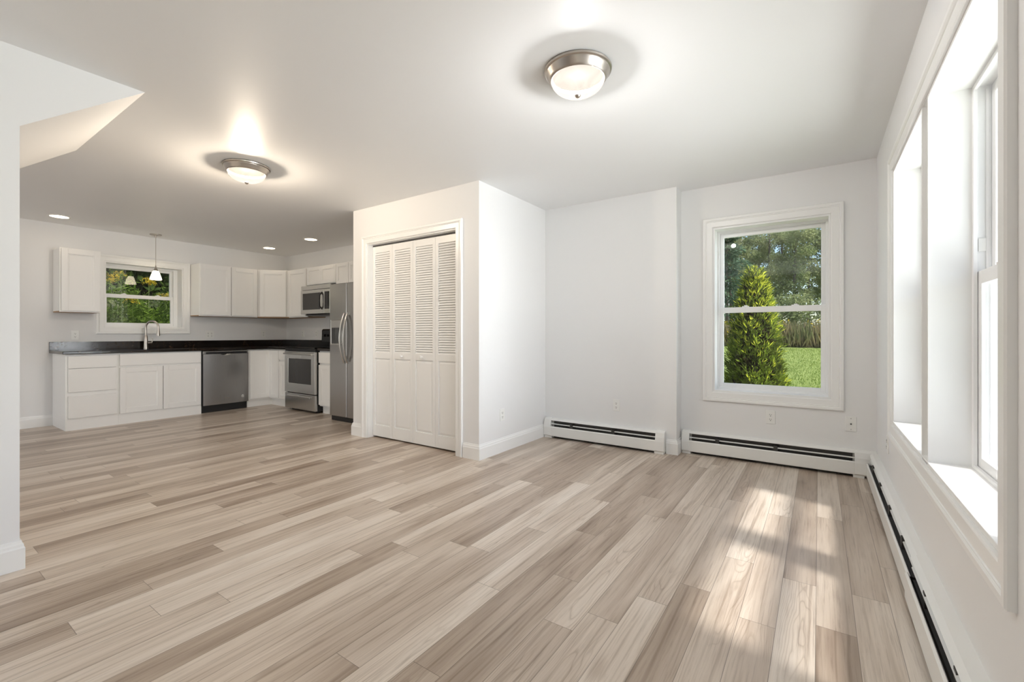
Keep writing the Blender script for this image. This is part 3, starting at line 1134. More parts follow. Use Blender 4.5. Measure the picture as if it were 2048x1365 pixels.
# corner base, L shaped
cb = empty('corner_base_cabinet', (XK, YB, 0), 0, label='white corner base cabinet with a folding two leaf door', cat='cabinet')
yL = 3.305 - YB
xR_ = 0.880
poly = [(0.002, -0.002), (0.002, yL), (BD, yL), (BD, -BD), (xR_, -BD), (xR_, -0.002)]
bm = B()
prism(bm, poly, 'z', BZ, BT - 0.001)
obj('cabinet_box', bm, M['cab'], cb, bevel=0.0015)
tk = 0.05
bm = B()
prism(bm, [(0.002, -0.002), (0.002, yL), (BD - tk, yL), (BD - tk, -BD + tk), (xR_, -BD + tk), (xR_, -0.002)], 'z', 0, BZ)
obj('toe_kick', bm, M['cab'], cb)
bm = shaker(0.010, -BD - yL - 0.002, 0.130, 0.852, -0.001)
bmesh.ops.rotate(bm, verts=bm.verts, cent=(0, 0, 0), matrix=Matrix.Rotation(R(90), 3, 'Z'))
bmesh.ops.translate(bm, verts=bm.verts, vec=(BD, yL, 0))
obj('cabinet_door', bm, M['cab'], cb, bevel=0.0015)
bm = shaker(BD + 0.022, xR_ - 0.004, 0.130, 0.852, -BD - 0.001, fr=0.05)
obj('cabinet_door', bm, M['cab'], cb, bevel=0.0015)
b3 = base_cab((XK + 0.882, YB, 0), 0, 0.250, 'narrow white base cabinet squeezed between corner cabinet and range', 0.05)
front(b3, 'drawer_front', 0.012, 0.238, 0.712, 0.852, True)
front(b3, 'cabinet_door', 0.012, 0.238, 0.130, 0.690, fr=0.05)
b4 = base_cab((-5.705, YB, 0), 0, 0.525, 'narrow white base cabinet between range and fridge', 0.05)
front(b4, 'drawer_front', 0.012, 0.513, 0.702, 0.850, True)
front(b4, 'cabinet_door', 0.012, 0.513, 0.125, 0.676)

# ------------------------------------------------------------------ worktops
CT0, CT1 = 0.870, 0.905


def counter(name, poly, splash, label):
    root = empty(name, (0, 0, 0), 0, label=label, cat='countertop', group='dark granite worktops')
    bm = B()
    prism(bm, poly, 'z', CT0, CT1)
    obj('slab', bm, M['granite'], root, bevel=0.006)
    for s in splash:
        bm = B()
        box(bm, *s)
        obj('backsplash', bm, M['granite'], root, bevel=0.002)
    return root


cfx, cfy = XK + 0.640, YB - 0.640
counter('countertop', [(XK + 0.002, 1.300), (cfx, 1.300), (cfx, cfy), (-6.484, cfy), (-6.484, YB - 0.002), (XK + 0.002, YB - 0.002)],
        [(XK + 0.002, XK + 0.022, 1.300, YB - 0.002, CT1, 1.005), (XK + 0.022, -6.484, YB - 0.022, YB - 0.002, CT1, 1.005)],
        'long dark granite worktop under the sink window turning the corner')
counter('countertop', [(-5.708, cfy), (-5.178, cfy), (-5.178, YB - 0.002), (-5.708, YB - 0.002)], [(-5.708, -5.178, YB - 0.022, YB - 0.002, CT1, 1.005)],
        'short dark granite worktop between range and fridge')

# ------------------------------------------------------------------ faucet
fc = empty('faucet', (XK + 0.115, 2.205, CT1 + 0.0006), 0, label='brushed nickel gooseneck faucet standing behind the sink', cat='faucet')
bm = B()
lathe(bm, [(0, 0), (0.029, 0), (0.029, 0.006), (0.025, 0.010), (0.0235, 0.10), (0.020, 0.165), (0.014, 0.180), (0, 0.181)], 28, cap=False)
obj('faucet_body', bm, M['nickel'], fc, smooth=True)
dx, dy = 0.84, 0.55                                      # swung towards the room corner
pts = [(0, 0, 0.17), (0, 0, 0.27)]
rad = 0.085
for i in range(1, 15):
    a = PI - i * (PI + 0.12) / 14
    pts.append((dx * (rad + rad * math.cos(a)), dy * (rad + rad * math.cos(a)), 0.285 + rad * math.sin(a)))
bm = B()
tube(bm, pts, 0.0125, 16)
obj('spout', bm, M['nickel'], fc, smooth=True)
e = Vector(pts[-1])
dn = (Vector(pts[-1]) - Vector(pts[-2])).normalized()
bm = B()
tube(bm, [e, e + dn * 0.02, e + dn * 0.05, e + dn * 0.085, e + dn * 0.105], [0.013, 0.0145, 0.018, 0.0205, 0.0195], 18)
obj('spray_head', bm, M['nickel'], fc, smooth=True)
bm = B()
tube(bm, [(0.010, 0.018, 0.075), (0.030, 0.050, 0.076), (0.036, 0.060, 0.076)], [0.011, 0.013, 0.012], 14)
tube(bm, [(0.034, 0.057, 0.078), (0.037, 0.062, 0.112), (0.036, 0.060, 0.140)], [0.006, 0.006, 0.0075], 10)
obj('lever_handle', bm, M['nickel'], fc, smooth=True)

# ------------------------------------------------------------------ dishwasher (faces +x)
dw = empty('dishwasher', (XK, 2.690, 0), 90, label='stainless steel dishwasher under the worktop beside the sink base', cat='dishwasher')
bm = B()
box(bm, 0.004, 0.606, -0.575, -0.02, 0.10, 0.866)
obj('tub_body', bm, M['black'], dw)
bm = B()
box(bm, 0.0, 0.606, -0.545, -0.10, 0.0, 0.100)
obj('toe_panel', bm, M['black'], dw, label='black toe panel')
bm = B()
nx = 12                                                 # gently bowed front sheet
f = [(0.010 + 0.594 * i / nx, -0.606 - 0.010 * math.sin(PI * i / nx)) for i in range(nx + 1)]
prism(bm, [(0.010, -0.577)] + f + [(0.604, -0.577)], 'z', 0.105, 0.820)
dd = obj('door_panel', bm, M['steel'], dw, bevel=0.002)
bm = B()
box(bm, 0.010, 0.604, -0.600, -0.577, 0.822, 0.862)
obj('control_strip', bm, M['steelh'], dw, bevel=0.002)
bm = B()
box(bm, 0.044, 0.584, -0.612, -0.600, 0.822, 0.850)
obj('handle_pocket', bm, M['black'], dw, bevel=0.003, label='dark handle recess along the top edge')
bm = B()
prism(bm, [(0.24 + 0.055 * math.cos(a) + 0.06, 0.820 + 0.020 * math.sin(a)) for a in [PI + i * PI / 12 for i in range(13)]], 'y', -0.624, -0.614)
obj('pocket_lip', bm, M['chrome'], dd, label='bright curved handle lip')
bm = B()
prism(bm, [(0.26 + 0.038 * math.cos(a), 0.820 + 0.014 * math.sin(a)) for a in [PI + i * PI / 12 for i in range(13)]], 'y', -0.626, -0.620)
obj('pocket_shadow', bm, M['black'], dd, label='black piece for the shade in the hand hollow')  # solid black shape painted in as the hollow's shade
bm = B()
box(bm, 0.27, 0.345, -0.6175, -0.614, 0.183, 0.190)
obj('badge', bm, M['chrome'], dd)
bm = B()
lathe(bm, [(0.022, 0), (0.022, 0.002), (0.015, 0.003), (0.012, 0.002), (0, 0.002)], 24)
bmesh.ops.rotate(bm, verts=bm.verts, cent=(0, 0, 0), matrix=Matrix.Rotation(R(90), 3, 'X'))
bmesh.ops.translate(bm, verts=bm.verts, vec=(0.520, -0.610, 0.190))
obj('sticker', bm, M['sticker'], dd, label='round silver sticker')

# ------------------------------------------------------------------ range (faces -y)
rg = empty('kitchen_range', (-6.478, YB, 0), 0, label='stainless steel electric range with a dark oven window', cat='range')
RW = 0.764
bm = B()
box(bm, 0.003, RW - 0.003, -0.615, -0.01, 0.025, 0.900)
for x in (0.05, RW - 0.09):
    for y in (-0.58, -0.08):
        box(bm, x, x + 0.04, y, y + 0.04, 0, 0.025)
obj('oven_body', bm, M['black'], rg)
bm = B()
box(bm, 0, RW, -0.660, -0.008, 0.890, 0.914)
obj('cooktop', bm, M['blackglass'], rg, bevel=0.005, label='black glass cooktop')
bm = B()
prism(bm, [(-0.075, 0.914), (-0.008, 0.914), (-0.008, 1.180), (-0.050, 1.180), (-0.068, 1.160)], 'x', 0.006, RW - 0.006)
bg = obj('back_panel', bm, M['blackglass'], rg, bevel=0.004, label='upright black control panel')
for i in range(4):
    bm = B()
    lathe(bm, [(0.020, 0), (0.018, 0.018), (0, 0.019)], 20)
    bmesh.ops.rotate(bm, verts=bm.verts, cent=(0, 0, 0), matrix=Matrix.Rotation(R(90), 3, 'X'))
    bmesh.ops.translate(bm, verts=bm.verts, vec=((0.08, 0.16, 0.60, 0.68)[i], -0.070, 1.08))
    obj('knob', bm, M['black'], bg, smooth=True)
bm = B()
x0, x1, z0, z1 = 0.0, RW, 0.262, 0.852
wx0, wx1, wz0, wz1 = 0.092, RW - 0.092, 0.395, 0.748
yo, yi = -0.660, -0.617
panel_wall(bm, x0, x1, z0, z1, [(wx0, wx1, wz0, wz1)], lambda u, z, d: (u, yo + d, z), 0.043)
od = obj('oven_door', bm, M['steelh'], rg, bevel=0.004)
bm = B()
box(bm, wx0 - 0.002, wx1 + 0.002, yo + 0.006, yo + 0.020, wz0 - 0.002, wz1 + 0.002)
obj('oven_window', bm, M['ovenglass'], od, label='dark oven window')
bm = B()
tube(bm, [(0.03, -0.690, 0.818), (RW - 0.03, -0.690, 0.818)], 0.014, 14)
for x in (0.045, RW - 0.045):
    box(bm, x - 0.012, x + 0.012, -0.690, -0.658, 0.808, 0.828)
obj('oven_handle', bm, M['steelh'], od, smooth=True)
bm = B()
box(bm, 0, RW, -0.650, -0.617, 0.856, 0.889)
obj('vent_strip', bm, M['black'], rg, label='black vent strip under the cooktop')
bm = B()
box(bm, 0, RW, -0.655, -0.617, 0.030, 0.250)
dr = obj('storage_drawer', bm, M['steelh'], rg, bevel=0.004)
bm = B()
box(bm, 0.075, RW - 0.11, -0.672, -0.654, 0.196, 0.222)
obj('drawer_handle', bm, M['steelh'], dr, bevel=0.006)

# ------------------------------------------------------------------ microwave
mw = empty('microwave', (-6.462, YB, 0), 0, label='stainless over the range microwave hanging under the short cabinet', cat='microwave')
MWW, MZ0, MZ1, MY_ = 0.736, 1.400, 1.818, -0.400
bm = B()
box(bm, 0.004, MWW - 0.004, MY_ + 0.004, -0.003, MZ0 + 0.012, MZ1)
obj('microwave_case', bm, M['black'], mw)
bm = B()
box(bm, 0.03, MWW - 0.03, MY_ + 0.05, -0.05, MZ0 - 0.018, MZ0 + 0.014)
obj('underside_vent', bm, M['black'], mw, label='black vent underside')
bm = B()
box(bm, 0, MWW, MY_ - 0.016, MY_ + 0.004, 1.757, MZ1)
obj('top_grille', bm, M['steelh'], mw, bevel=0.003)
bm = B()
split = 0.600
panel_wall(bm, 0, split - 0.002, MZ0, 1.752, [(0.048, 0.500, MZ0 + 0.062, 1.752 - 0.048)], lambda u, z, d: (u, MY_ - 0.022 + d, z), 0.026)
md = obj('microwave_door', bm, M['steelh'], mw, bevel=0.003)
bm = B()
box(bm, 0.046, 0.502, MY_ - 0.016, MY_ - 0.004, MZ0 + 0.060, 1.752 - 0.046)
obj('door_window', bm, M['ovenglass'], md, label='dark door window')
bm = B()
tube(bm, [(0.545, MY_ - 0.020, MZ0 + 0.065), (0.535, MY_ - 0.052, MZ0 + 0.10), (0.535, MY_ - 0.058, (MZ0 + 1.752) / 2), (0.535, MY_ - 0.052, 1.752 - 0.085), (0.545, MY_ - 0.020, 1.752 - 0.05)], 0.013, 12)
obj('door_handle', bm, M['black'], md, smooth=True, label='black bow handle')
bm = B()
box(bm, split, MWW, MY_ - 0.022, MY_ + 0.004, MZ0, 1.752)
cp = obj('control_side', bm, M['steelh'], mw, bevel=0.003)
bm = B()
box(bm, split + 0.014, MWW - 0.016, MY_ - 0.025, MY_ - 0.021, MZ0 + 0.062, 1.752 - 0.040)
obj('control_panel', bm, M['blackglass'], cp, label='black keypad panel')

# ------------------------------------------------------------------ fridge
FX0, FX1, FY = -5.172, -4.262, 3.420
fr_ = empty('fridge', (FX0, FY, 0), 0, label='stainless steel side by side fridge with a dispenser next to the closet', cat='fridge')
FWID = FX1 - FX0
bm = B()
box(bm, 0.004, FWID - 0.004, 0.062, YB - FY - 0.03, 0.05, 1.735)
obj('fridge_case', bm, M['black'], fr_, bevel=0.004)
bm = B()
box(bm, 0.0, FWID, 0.030, 0.30, 0.0, 0.058)
obj('toe_grille', bm, M['black'], fr_, label='black toe grille')
SPL = 0.352


def fridge_door(x0, x1, hole=None):
    bm = B()
    hs = [hole] if hole else []
    panel_wall(bm, x0, x1, 0.064, 1.738, hs, lambda u, z, d: (u, d, z), 0.060)
    return bm


DH = (0.030, 0.250, 0.965, 1.275)
bm = B()
box(bm, SPL - 0.003, SPL + 0.003, 0.010, 0.061, 0.064, 1.738)
obj('gap_shade_strip', bm, M['black'], fr_, label='black strip darkening the gap between the doors')  # black filler added so the door gap looks shaded
fz = obj('freezer_door', fridge_door(0, SPL - 0.003, DH), M['steel'], fr_, bevel=0.008)
fd = obj('fridge_door', fridge_door(SPL + 0.003, FWID), M['steel'], fr_, bevel=0.008)
bm = B()
box(bm, DH[0] - 0.001, DH[1] + 0.001, 0.050, 0.056, DH[2] - 0.001, DH[3] + 0.001)
box(bm, DH[0] + 0.014, DH[1] - 0.014, 0.003, 0.05, DH[2], DH[2] + 0.006)
obj('dispenser_hollow', bm, M['ovenglass'], fz, label='dark dispenser hollow')
bm = B()
frame(bm, DH[0] + 0.012, DH[1] - 0.012, DH[2] + 0.016, 1.178, [(0, -0.050), (0, 0.004), (0.012, 0.005), (0.014, -0.002)], 0)
box(bm, DH[0], DH[1], -0.004, 0.02, 1.182, DH[3])
box(bm, DH[0] - 0.004, DH[1] + 0.004, -0.012, 0.03, DH[2] - 0.006, DH[2] + 0.012)
obj('dispenser_panel', bm, M['steelh'], fz, bevel=0.002)


def bow(x, s):
    pts = []
    for i in range(17):
        t = i / 16
        pts.append((x + s * 0.006 * math.sin(PI * t), -0.012 - 0.062 * math.sin(PI * t) ** 0.8, 0.745 + t * 0.61))
    bm = B()
    tube(bm, pts, 0.0125, 14)
    for z in (0.750, 1.350):
        box(bm, x - 0.011, x + 0.011, -0.016, 0.002, z - 0.016, z + 0.016)
    return bm


obj('door_handle', bow(SPL - 0.030, -1), M['steelh'], fz, smooth=True)
obj('door_handle', bow(SPL + 0.032, 1), M['steelh'], fd, smooth=True)

#OUTDOORS
# ------------------------------------------------------------------ outdoors
rng = np.random.default_rng(7)


def gz(x, y):
    """height of the land outside: lawn rising gently to the wood, bank on the kitchen side"""
    x = np.asarray(x, float)
    y = np.asarray(y, float)
    d = np.clip((y - 7) / 22, 0, 1)
    z = -0.55 + 1.05 * d * d * (3 - 2 * d) + np.clip(y - 29, 0, 30) * 0.03
    z = z - 0.012 * np.clip(x + 1.0, -6, 8) * np.clip((y - 6) / 15, 0, 1)
    b = np.clip((-8.1 - x) / 4.6, 0, 1) * np.clip((9 - y) / 4, 0, 1)
    return z + 2.8 * b


def grid_mesh(name, xs, ys, zfun, m, **kw):
    X, Y = np.meshgrid(xs, ys)
    V = np.stack([X, Y, zfun(X, Y)], -1).reshape(-1, 3)
    nx, ny = len(xs), len(ys)
    F = [(j * nx + i, j * nx + i + 1, (j + 1) * nx + i + 1, (j + 1) * nx + i) for j in range(ny - 1) for i in range(nx - 1)]
    me = bpy.data.meshes.new(name)
    me.from_pydata(V.tolist(), [], F)
    me.materials.append(m)
    for p in me.polygons:
        p.use_smooth = True
    o = bpy.data.objects.new(name, me)
    COL.objects.link(o)
    return prop(o, **kw)


grid_mesh('lawn', np.linspace(-30, 40, 71), np.concatenate([np.linspace(4.7, 12, 30), np.linspace(12.5, 70, 60)]), gz, M['lawn'], label='mown green lawn sloping up towards the wood', cat='lawn', kind='structure')
grid_mesh('bank', np.linspace(-16, XK - 0.36, 40), np.linspace(-6, 4.7, 40), gz, M['bank'], label='overgrown earth bank outside the sink window', cat='ground', kind='structure')
grid_mesh('yard', np.linspace(XR + 0.32, 30, 30), np.linspace(-14, 4.7, 30), lambda x, y: np.full_like(np.asarray(x, float), -0.55), M['lawn'], label='flat lawn outside the double window', cat='lawn', kind='structure')


def unit(a):
    return a / np.maximum(np.linalg.norm(a, axis=-1, keepdims=True), 1e-9)


def leaf_mesh(name, c, d, L, W, m):
    """rhombic leaves: base points c, long axes d, lengths L, widths W; slightly folded"""
    n = len(c)
    d = unit(d)
    r = unit(rng.normal(size=(n, 3)))
    s = unit(np.cross(d, r))
    u = np.cross(s, d)
    L = np.broadcast_to(np.asarray(L, float), (n,))[:, None]
    W = np.broadcast_to(np.asarray(W, float), (n,))[:, None]
    mid = c + d * L * 0.45
    V = np.stack([c, mid + s * W * 0.5 + u * W * 0.12, c + d * L, mid - s * W * 0.5 + u * W * 0.12], 1).reshape(-1, 3)
    me = bpy.data.meshes.new(name)
    me.vertices.add(4 * n)
    me.vertices.foreach_set('co', V.astype(np.float32).ravel())
    me.loops.add(4 * n)
    me.loops.foreach_set('vertex_index', np.arange(4 * n, dtype=np.int32))
    me.polygons.add(n)
    me.polygons.foreach_set('loop_start', np.arange(0, 4 * n, 4, dtype=np.int32))
    me.polygons.foreach_set('loop_total', np.full(n, 4, dtype=np.int32))
    me.materials.append(m)
    me.update(calc_edges=True)
    return me


def leafobj(name, me, parent=None, **kw):
    o = bpy.data.objects.new(name, me)
    COL.objects.link(o)
    if parent is not None:
        o.parent = parent
    return prop(o, **kw)


# ---- the conifer right outside the garden window
ar = empty('arborvitae', (-0.715, 6.78, float(gz(-0.7, 6.8)) - 0.02), 0, label='tall narrow yellow green conifer standing right outside the garden window', cat='conifer')
bm = B()
tube(bm, [(0, 0, 0), (0.01, 0, 0.8), (0, 0.01, 1.6), (0, 0, 2.30)], [0.05, 0.04, 0.025, 0.006], 10)
obj('trunk', bm, M['bark'], ar)
zt = np.array([0.0, 0.12, 0.5, 0.95, 1.35, 1.65, 1.90, 2.12, 2.30, 2.42, 2.55])
rt_ = np.array([0.25, 0.30, 0.315, 0.305, 0.280, 0.245, 0.205, 0.155, 0.090, 0.050, 0.013])
n = 3400
zz = 2.5 * (1 - np.sqrt(rng.random(n) * 0.985 + 0.0))
zz = np.where(rng.random(n) < 0.35, rng.random(n) * 2.5, zz)
th = rng.random(n) * 2 * PI
rr = np.interp(zz, zt, rt_) * (0.62 + 0.42 * rng.random(n) ** 0.6) * (1 + 0.10 * np.sin(th * 5 + zz * 9) + 0.06 * np.sin(th * 11 - zz * 17))
base = np.stack([rr * np.cos(th), rr * np.sin(th), zz], -1)
out = np.stack([np.cos(th), np.sin(th), np.zeros(n)], -1)
C_, D_, L_, W_ = [], [], [], []
for k in range(6):
    d = unit(out * (0.55 + 0.25 * rng.random((n, 1))) + np.array([0, 0, 1]) * (0.55 + 0.5 * rng.random((n, 1))) + rng.normal(size=(n, 3)) * 0.42)
    C_.append(base + d * (0.012 * k))
    D_.append(d)
    L_.append(0.045 + 0.05 * rng.random(n))
    W_.append(0.010 + 0.008 * rng.random(n))
# leader shoots at the tip
m_ = 900
zs = 2.05 + 0.52 * rng.random(m_)
lead = rng.integers(0, 4, m_)
lx = np.array([0.0, 0.085, -0.07, 0.03])[lead]
ly = np.array([0.0, -0.03, 0.04, 0.09])[lead]
top = np.array([2.56, 2.40, 2.26, 2.30])[lead]
zs = np.minimum(zs, top - 0.04 * rng.random(m_))
wd = np.clip((top - zs) * 0.30, 0.004, 0.07)
an = rng.random(m_) * 2 * PI
C_.append(np.stack([lx + wd * np.cos(an) * rng.random(m_), ly + wd * np.sin(an) * rng.random(m_), zs], -1))
D_.append(np.stack([np.cos(an) * 0.6, np.sin(an) * 0.6, 0.8 + 0 * an], -1) + rng.normal(size=(m_, 3)) * 0.2)
L_.append(0.04 + 0.04 * rng.random(m_))
W_.append(0.010 + 0.006 * rng.random(m_))
leafobj('foliage', leaf_mesh('foliage', np.concatenate(C_[:6]), np.concatenate(D_[:6]), np.concatenate(L_[:6]), np.concatenate(W_[:6]), M['arbor']), ar, kind='stuff')
# light green shoot tips: the leaders and the outermost sprays, thickened upward to colour in the sunlit top
pick = np.nonzero(rng.random(len(base)) < 0.10 + 0.75 * np.clip((base[:, 2] - 1.35) / 0.9, 0, 1))[0]
for k in range(3):
    d = unit(out[pick] * 0.55 + np.array([0, 0, 0.9]) + rng.normal(size=(len(pick), 3)) * 0.40)
    C_.append(base[pick] + out[pick] * 0.035 + d * 0.015 * k)
    D_.append(d)
    L_.append(0.045 + 0.045 * rng.random(len(pick)))
    W_.append(0.011 + 0.006 * rng.random(len(pick)))
leafobj('sunlit_new_shoots', leaf_mesh('sunlit_new_shoots', np.concatenate(C_[6:]), np.concatenate(D_[6:]), np.concatenate(L_[6:]), np.concatenate(W_[6:]), M['arbornew']), ar, kind='stuff', label='yellow green new shoots, denser on top as sunlit colour')
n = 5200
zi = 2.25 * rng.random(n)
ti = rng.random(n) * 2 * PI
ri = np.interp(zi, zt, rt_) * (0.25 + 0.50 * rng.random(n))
leafobj('shaded_inner_twigs', leaf_mesh('shaded_inner_twigs', np.stack([ri * np.cos(ti), ri * np.sin(ti), zi], -1), np.stack([np.cos(ti), np.sin(ti), 0.9 + 0 * ti], -1) + rng.normal(size=(n, 3)) * 0.4,
                                 0.07 + 0.07 * rng.random(n), 0.03 + 0.02 * rng.random(n), M['arborin']), ar, kind='stuff', label='brown inner twigs coloured darker for the shade inside')

# ---- lawn blades
n = 64000
yy = 6.2 + 19 * rng.random(n) ** 1.3
xx = -0.075 * yy + (rng.random(n) - 0.5) * (3.0 + 0.60 * yy)
c = np.stack([xx, yy, gz(xx, yy) - 0.01], -1)
leafobj('lawn_grass', leaf_mesh('lawn_grass', c, np.array([0, 0, 1.0]) + rng.normal(size=(n, 3)) * 0.45, 0.05 + 0.05 * rng.random(n), 0.010 + 0.012 * rng.random(n), M['grass']), label='short blades of grass on the lawn', cat='grass', kind='stuff')
# ---- rough meadow strip before the wood
n = 15000
yy = 26.0 + 3.4 * rng.random(n)
xx = -14 + 22 * rng.random(n)
c = np.stack([xx, yy + 0.12 * xx, gz(xx, yy) - 0.03], -1)
leafobj('meadow_grass', leaf_mesh('meadow_grass', c, np.array([0, 0, 1.0]) + rng.normal(size=(n, 3)) * 0.22, 0.7 + 0.8 * rng.random(n), 0.06 + 0.05 * rng.random(n), M['meadow']), label='tall dry brown grass strip between lawn and wood', cat='grass', kind='stuff')


n = 2600
yy = 25.8 + 3.4 * rng.random(n)
xx = -12 + 18 * rng.random(n) ** 0.7
cl = np.sin(xx * 2.3 + yy) * np.sin(yy * 1.7 - xx)
keep = cl > 0.15
xx, yy = xx[keep], yy[keep]
c = np.stack([xx, yy + 0.12 * xx, gz(xx, yy) + 0.35 + 1.0 * rng.random(len(xx))], -1)
leafobj('meadow_flowers', leaf_mesh('meadow_flowers', c, rng.normal(size=(len(xx), 3)) + np.array([0, 0, 0.6]), 0.12 + 0.10 * rng.random(len(xx)), 0.07, M['gold']), label='patches of yellow blooms in the rough meadow strip', cat='flowers', kind='stuff')


# ---- woodland
def crown_mesh(name, kind, h, w, m, n):
    if kind == 'spruce':
        t = rng.random(n) ** 0.75
        z = h * (0.08 + 0.92 * t)
        r = w * (1 - t) ** 0.85 * (0.35 + 0.65 * rng.random(n)) * (0.75 + 0.35 * np.sin(z * 5.5))
        a = rng.random(n) * 2 * PI
        c = np.stack([r * np.cos(a), r * np.sin(a), z], -1)
        d = np.stack([np.cos(a), np.sin(a), -0.25 + 0 * a], -1) + rng.normal(size=(n, 3)) * 0.4
        return leaf_mesh(name, c, d, 0.20 + 0.22 * rng.random(n), 0.08 + 0.06 * rng.random(n), m)
    nc = 46
    v = unit(rng.normal(size=(nc, 3))) * rng.random((nc, 1)) ** 0.4
    if kind == 'shrub':
        cc_ = v * np.array([w * 0.36, w * 0.36, h * 0.34]) + np.array([0, 0, h * 0.48])
    else:
        cc_ = v * np.array([w * 0.38, w * 0.38, h * 0.40]) + np.array([0, 0, h * 0.585])
    which = rng.integers(0, nc, n)
    sz = (0.16 + 0.14 * rng.random(nc))[which][:, None] * w * (0.62 if kind != 'shrub' else 0.6)
    v = unit(rng.normal(size=(n, 3))) * rng.random((n, 1)) ** 0.45
    c = cc_[which] + v * sz * np.array([1.15, 1.15, 0.75])
    c[:, 2] = np.maximum(c[:, 2], 0.05)
    s = 0.105 if kind != 'shrub' else 0.09
    return leaf_mesh(name, c, rng.normal(size=(n, 3)) + v, s + s * rng.random(n), s * 0.6 + s * 0.4 * rng.random(n), m)


def trunk_mesh(name, h, r):
    bm = bmesh.new()
    tube(bm, [(0, 0, -0.2), (0.03, 0.02, h * 0.3), (-0.04, 0.05, h * 0.6), (0.02, 0, h * 0.95)], [r, r * 0.82, r * 0.6, r * 0.25], 10)
    for i in range(7):
        a = i * 2.4
        z = h * (0.34 + 0.08 * i)
        l = h * (0.14 - 0.012 * i)
        tube(bm, [(0, 0, z), (l * 0.5 * math.cos(a), l * 0.5 * math.sin(a), z + l * 0.30), (l * math.cos(a), l * math.sin(a), z + l * 0.72)], [r * 0.26, r * 0.16, r * 0.05], 6)
    bmesh.ops.recalc_face_normals(bm, faces=bm.faces)
    me = bpy.data.meshes.new(name)
    bm.to_mesh(me)
    bm.free()
    me.materials.append(M['bark'])
    return me


CR = {'decid': [crown_mesh('crown', 'decid', 10.0, 3.3, M['decid'], 7600) for _ in range(3)],
      'spruce': [crown_mesh('crown', 'spruce', 11.0, 2.6, M['conif'], 6500) for _ in range(2)],
      'shrub': [crown_mesh('crown', 'shrub', 2.6, 2.4, M['decid'], 2600) for _ in range(2)]}
TR = {'decid': trunk_mesh('trunk', 10.0, 0.115), 'spruce': trunk_mesh('trunk', 10.4, 0.15)}


def tree(name, kind, v, x, y, s, rz, label, cat, group, m=None, crown='crown'):
    root = empty(name, (x, y, float(gz(x, y)) - 0.05), rz, label=label, cat=cat, group=group)
    root.scale = (s, s, s)
    if kind in TR:
        leafobj('trunk', TR[kind], root)
    leafobj(crown, CR[kind][v], root, kind='stuff')
    return root


WOOD = 'trees of the wood beyond the lawn'
for i, (x, y, s, v) in enumerate(((-8.4, 32.9, 0.96, 0), (-5.1, 33.0, 0.86, 1), (-13.2, 33.6, 1.0, 0))):
    tree('spruce_tree', 'spruce', v, x, y, s, 70 * i, 'dark blue green spruce among the wood beyond the lawn', 'tree', WOOD)
for i in range(24):
    row = (0, 1, 2, 3)[i % 4]
    x = -12.0 + (i // 4) * 3.5 + (0, 1.75, 0.6, 2.5)[row] + 0.5 * (rng.random() - 0.5)
    y = 35.2 + 3.9 * row + 0.6 * (rng.random() - 0.5)
    tree('leafy_tree', 'decid', i % 3, x, y, 0.93 + 0.10 * rng.random() + 0.07 * row - 0.012 * (x + 4), 47 * i, 'slim leafy tree of the wood beyond the lawn', 'tree', WOOD)
for i, (x, s) in enumerate(((-9.6, 1.2), (-6.6, 1.15), (-3.7, 1.1), (-1.5, 1.45), (0.7, 1.3), (2.9, 1.2))):
    tree('woodland_shrub', 'shrub', i % 2, x, 32.9 + 0.3 * (i % 2), s, 63 * i, 'low green shrub at the edge of the wood', 'shrub', 'shrubs along the wood edge')

# ---- wild growth outside the sink window
n = 26000
xx = -8.35 - 2.3 * rng.random(n) ** 1.2
yy = 0.6 + 4.0 * rng.random(n)
g = gz(xx, yy)
hh = (1.72 - g) * rng.random(n) ** 0.8
cl = 0.30 * np.sin(yy * 7 + xx * 3) + 0.22 * np.sin(yy * 15 - xx * 5)
c = np.stack([xx, yy, g + np.clip(hh + cl * 0.5 * hh, 0.0, 2.2)], -1)
leafobj('undergrowth', leaf_mesh('undergrowth', c, rng.normal(size=(n, 3)) * 0.6 + np.array([0.5, 0, 0.3]), 0.05 + 0.09 * rng.random(n), 0.012 + 0.016 * rng.random(n), M['weeds']), label='tangle of green weeds filling the lower sink window', cat='undergrowth', kind='stuff')


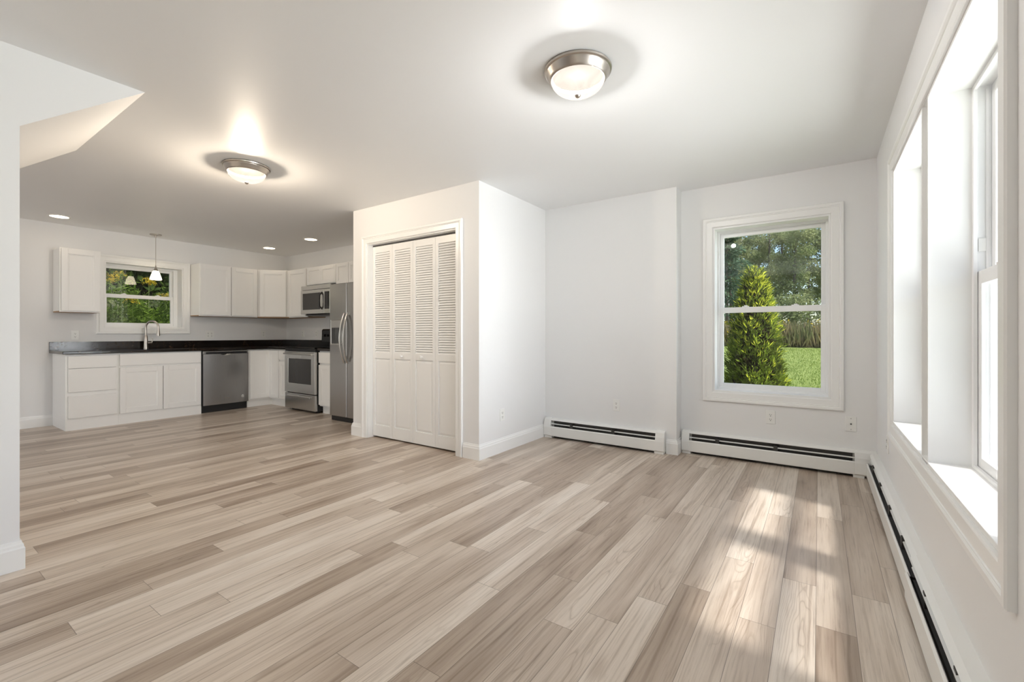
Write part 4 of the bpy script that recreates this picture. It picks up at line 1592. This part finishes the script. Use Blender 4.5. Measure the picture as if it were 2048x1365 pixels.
def wild_plant(x, y, h, bloom, label, nl=46):
    z = float(gz(x, y))
    root = empty('goldenrod' if bloom == 'gold' else 'wild_grass', (x, y, z - 0.02), rng.random() * 360, label=label, cat='wild plant', group='wild plants outside the sink window')
    ph = rng.random() * 6
    sp = [(0.04 * math.sin(ph + t * 2) * t, 0.05 * math.cos(ph + t) * t, h * t) for t in (0, 0.25, 0.5, 0.75, 1.0)]
    bm = B()
    tube(bm, sp, [0.007, 0.006, 0.005, 0.004, 0.002], 6)
    obj('stem', bm, M['stem'], root)
    t = 0.12 + 0.82 * rng.random(nl)
    a = rng.random(nl) * 2 * PI
    c = np.stack([np.interp(t, [0, .25, .5, .75, 1], [q[k] for q in sp]) for k in range(3)], -1)
    d = np.stack([np.cos(a), np.sin(a), 0.45 + 0 * a], -1)
    leafobj('leaves', leaf_mesh('leaves', c, d, 0.10 + 0.10 * rng.random(nl), 0.020 + 0.012 * rng.random(nl), M['weeds']), root)
    nb = 260
    arms = 7
    k = rng.integers(0, arms, nb)
    t = rng.random(nb)
    aa = k * 2 * PI / arms
    px = sp[-1][0] + np.cos(aa) * 0.10 * t
    py = sp[-1][1] + np.sin(aa) * 0.10 * t
    pz = h - 0.10 + 0.13 * np.sqrt(t) - 0.10 * t * t + 0.05 * (k % 2)
    c = np.stack([px, py, pz], -1) + rng.normal(size=(nb, 3)) * 0.010
    leafobj('flower_head', leaf_mesh('flower_head', c, rng.normal(size=(nb, 3)) + np.array([0, 0, 0.8]), 0.018 + 0.012 * rng.random(nb), 0.008, M['gold' if bloom == 'gold' else 'palebloom']), root)


LG = 'goldenrod with a yellow flower head outside the sink window'
LW = 'wild grass with a pale seed head outside the sink window'
for x, y, top, b in ((-8.75, 2.16, 1.98, 'gold'), (-8.95, 2.66, 2.00, 'gold'), (-8.60, 2.72, 1.73, 'gold'), (-8.72, 2.42, 1.66, 'gold'), (-9.1, 1.95, 1.84, 'gold'),
                     (-9.5, 2.45, 2.12, 'gold'), (-8.8, 3.20, 1.80, 'gold'), (-8.45, 2.55, 1.60, 'pale'), (-8.50, 2.10, 1.58, 'pale'), (-8.8, 2.88, 1.74, 'pale'), (-9.0, 1.55, 1.7, 'gold')):
    wild_plant(x, y, top - float(gz(x, y)), b, LG if b == 'gold' else LW)
ds = crown_mesh('crown', 'shrub', 3.4, 2.6, M['darkshrub'], 9500)
for i, (x, y) in enumerate(((-11.2, 0.6), (-11.4, 2.3), (-11.2, 4.0), (-13.0, 1.4), (-13.0, 3.3), (-13.4, 5.2))):
    root = empty('dark_shrub', (x, y, float(gz(x, y)) - 0.9), 71 * i, label='tall shrub coloured dark for the shade behind the wild plants', cat='shrub', group='dark shrubs behind the bank')
    root.scale = (1.0, 1.0, 1.15)
    leafobj('crown', ds, root, kind='stuff')
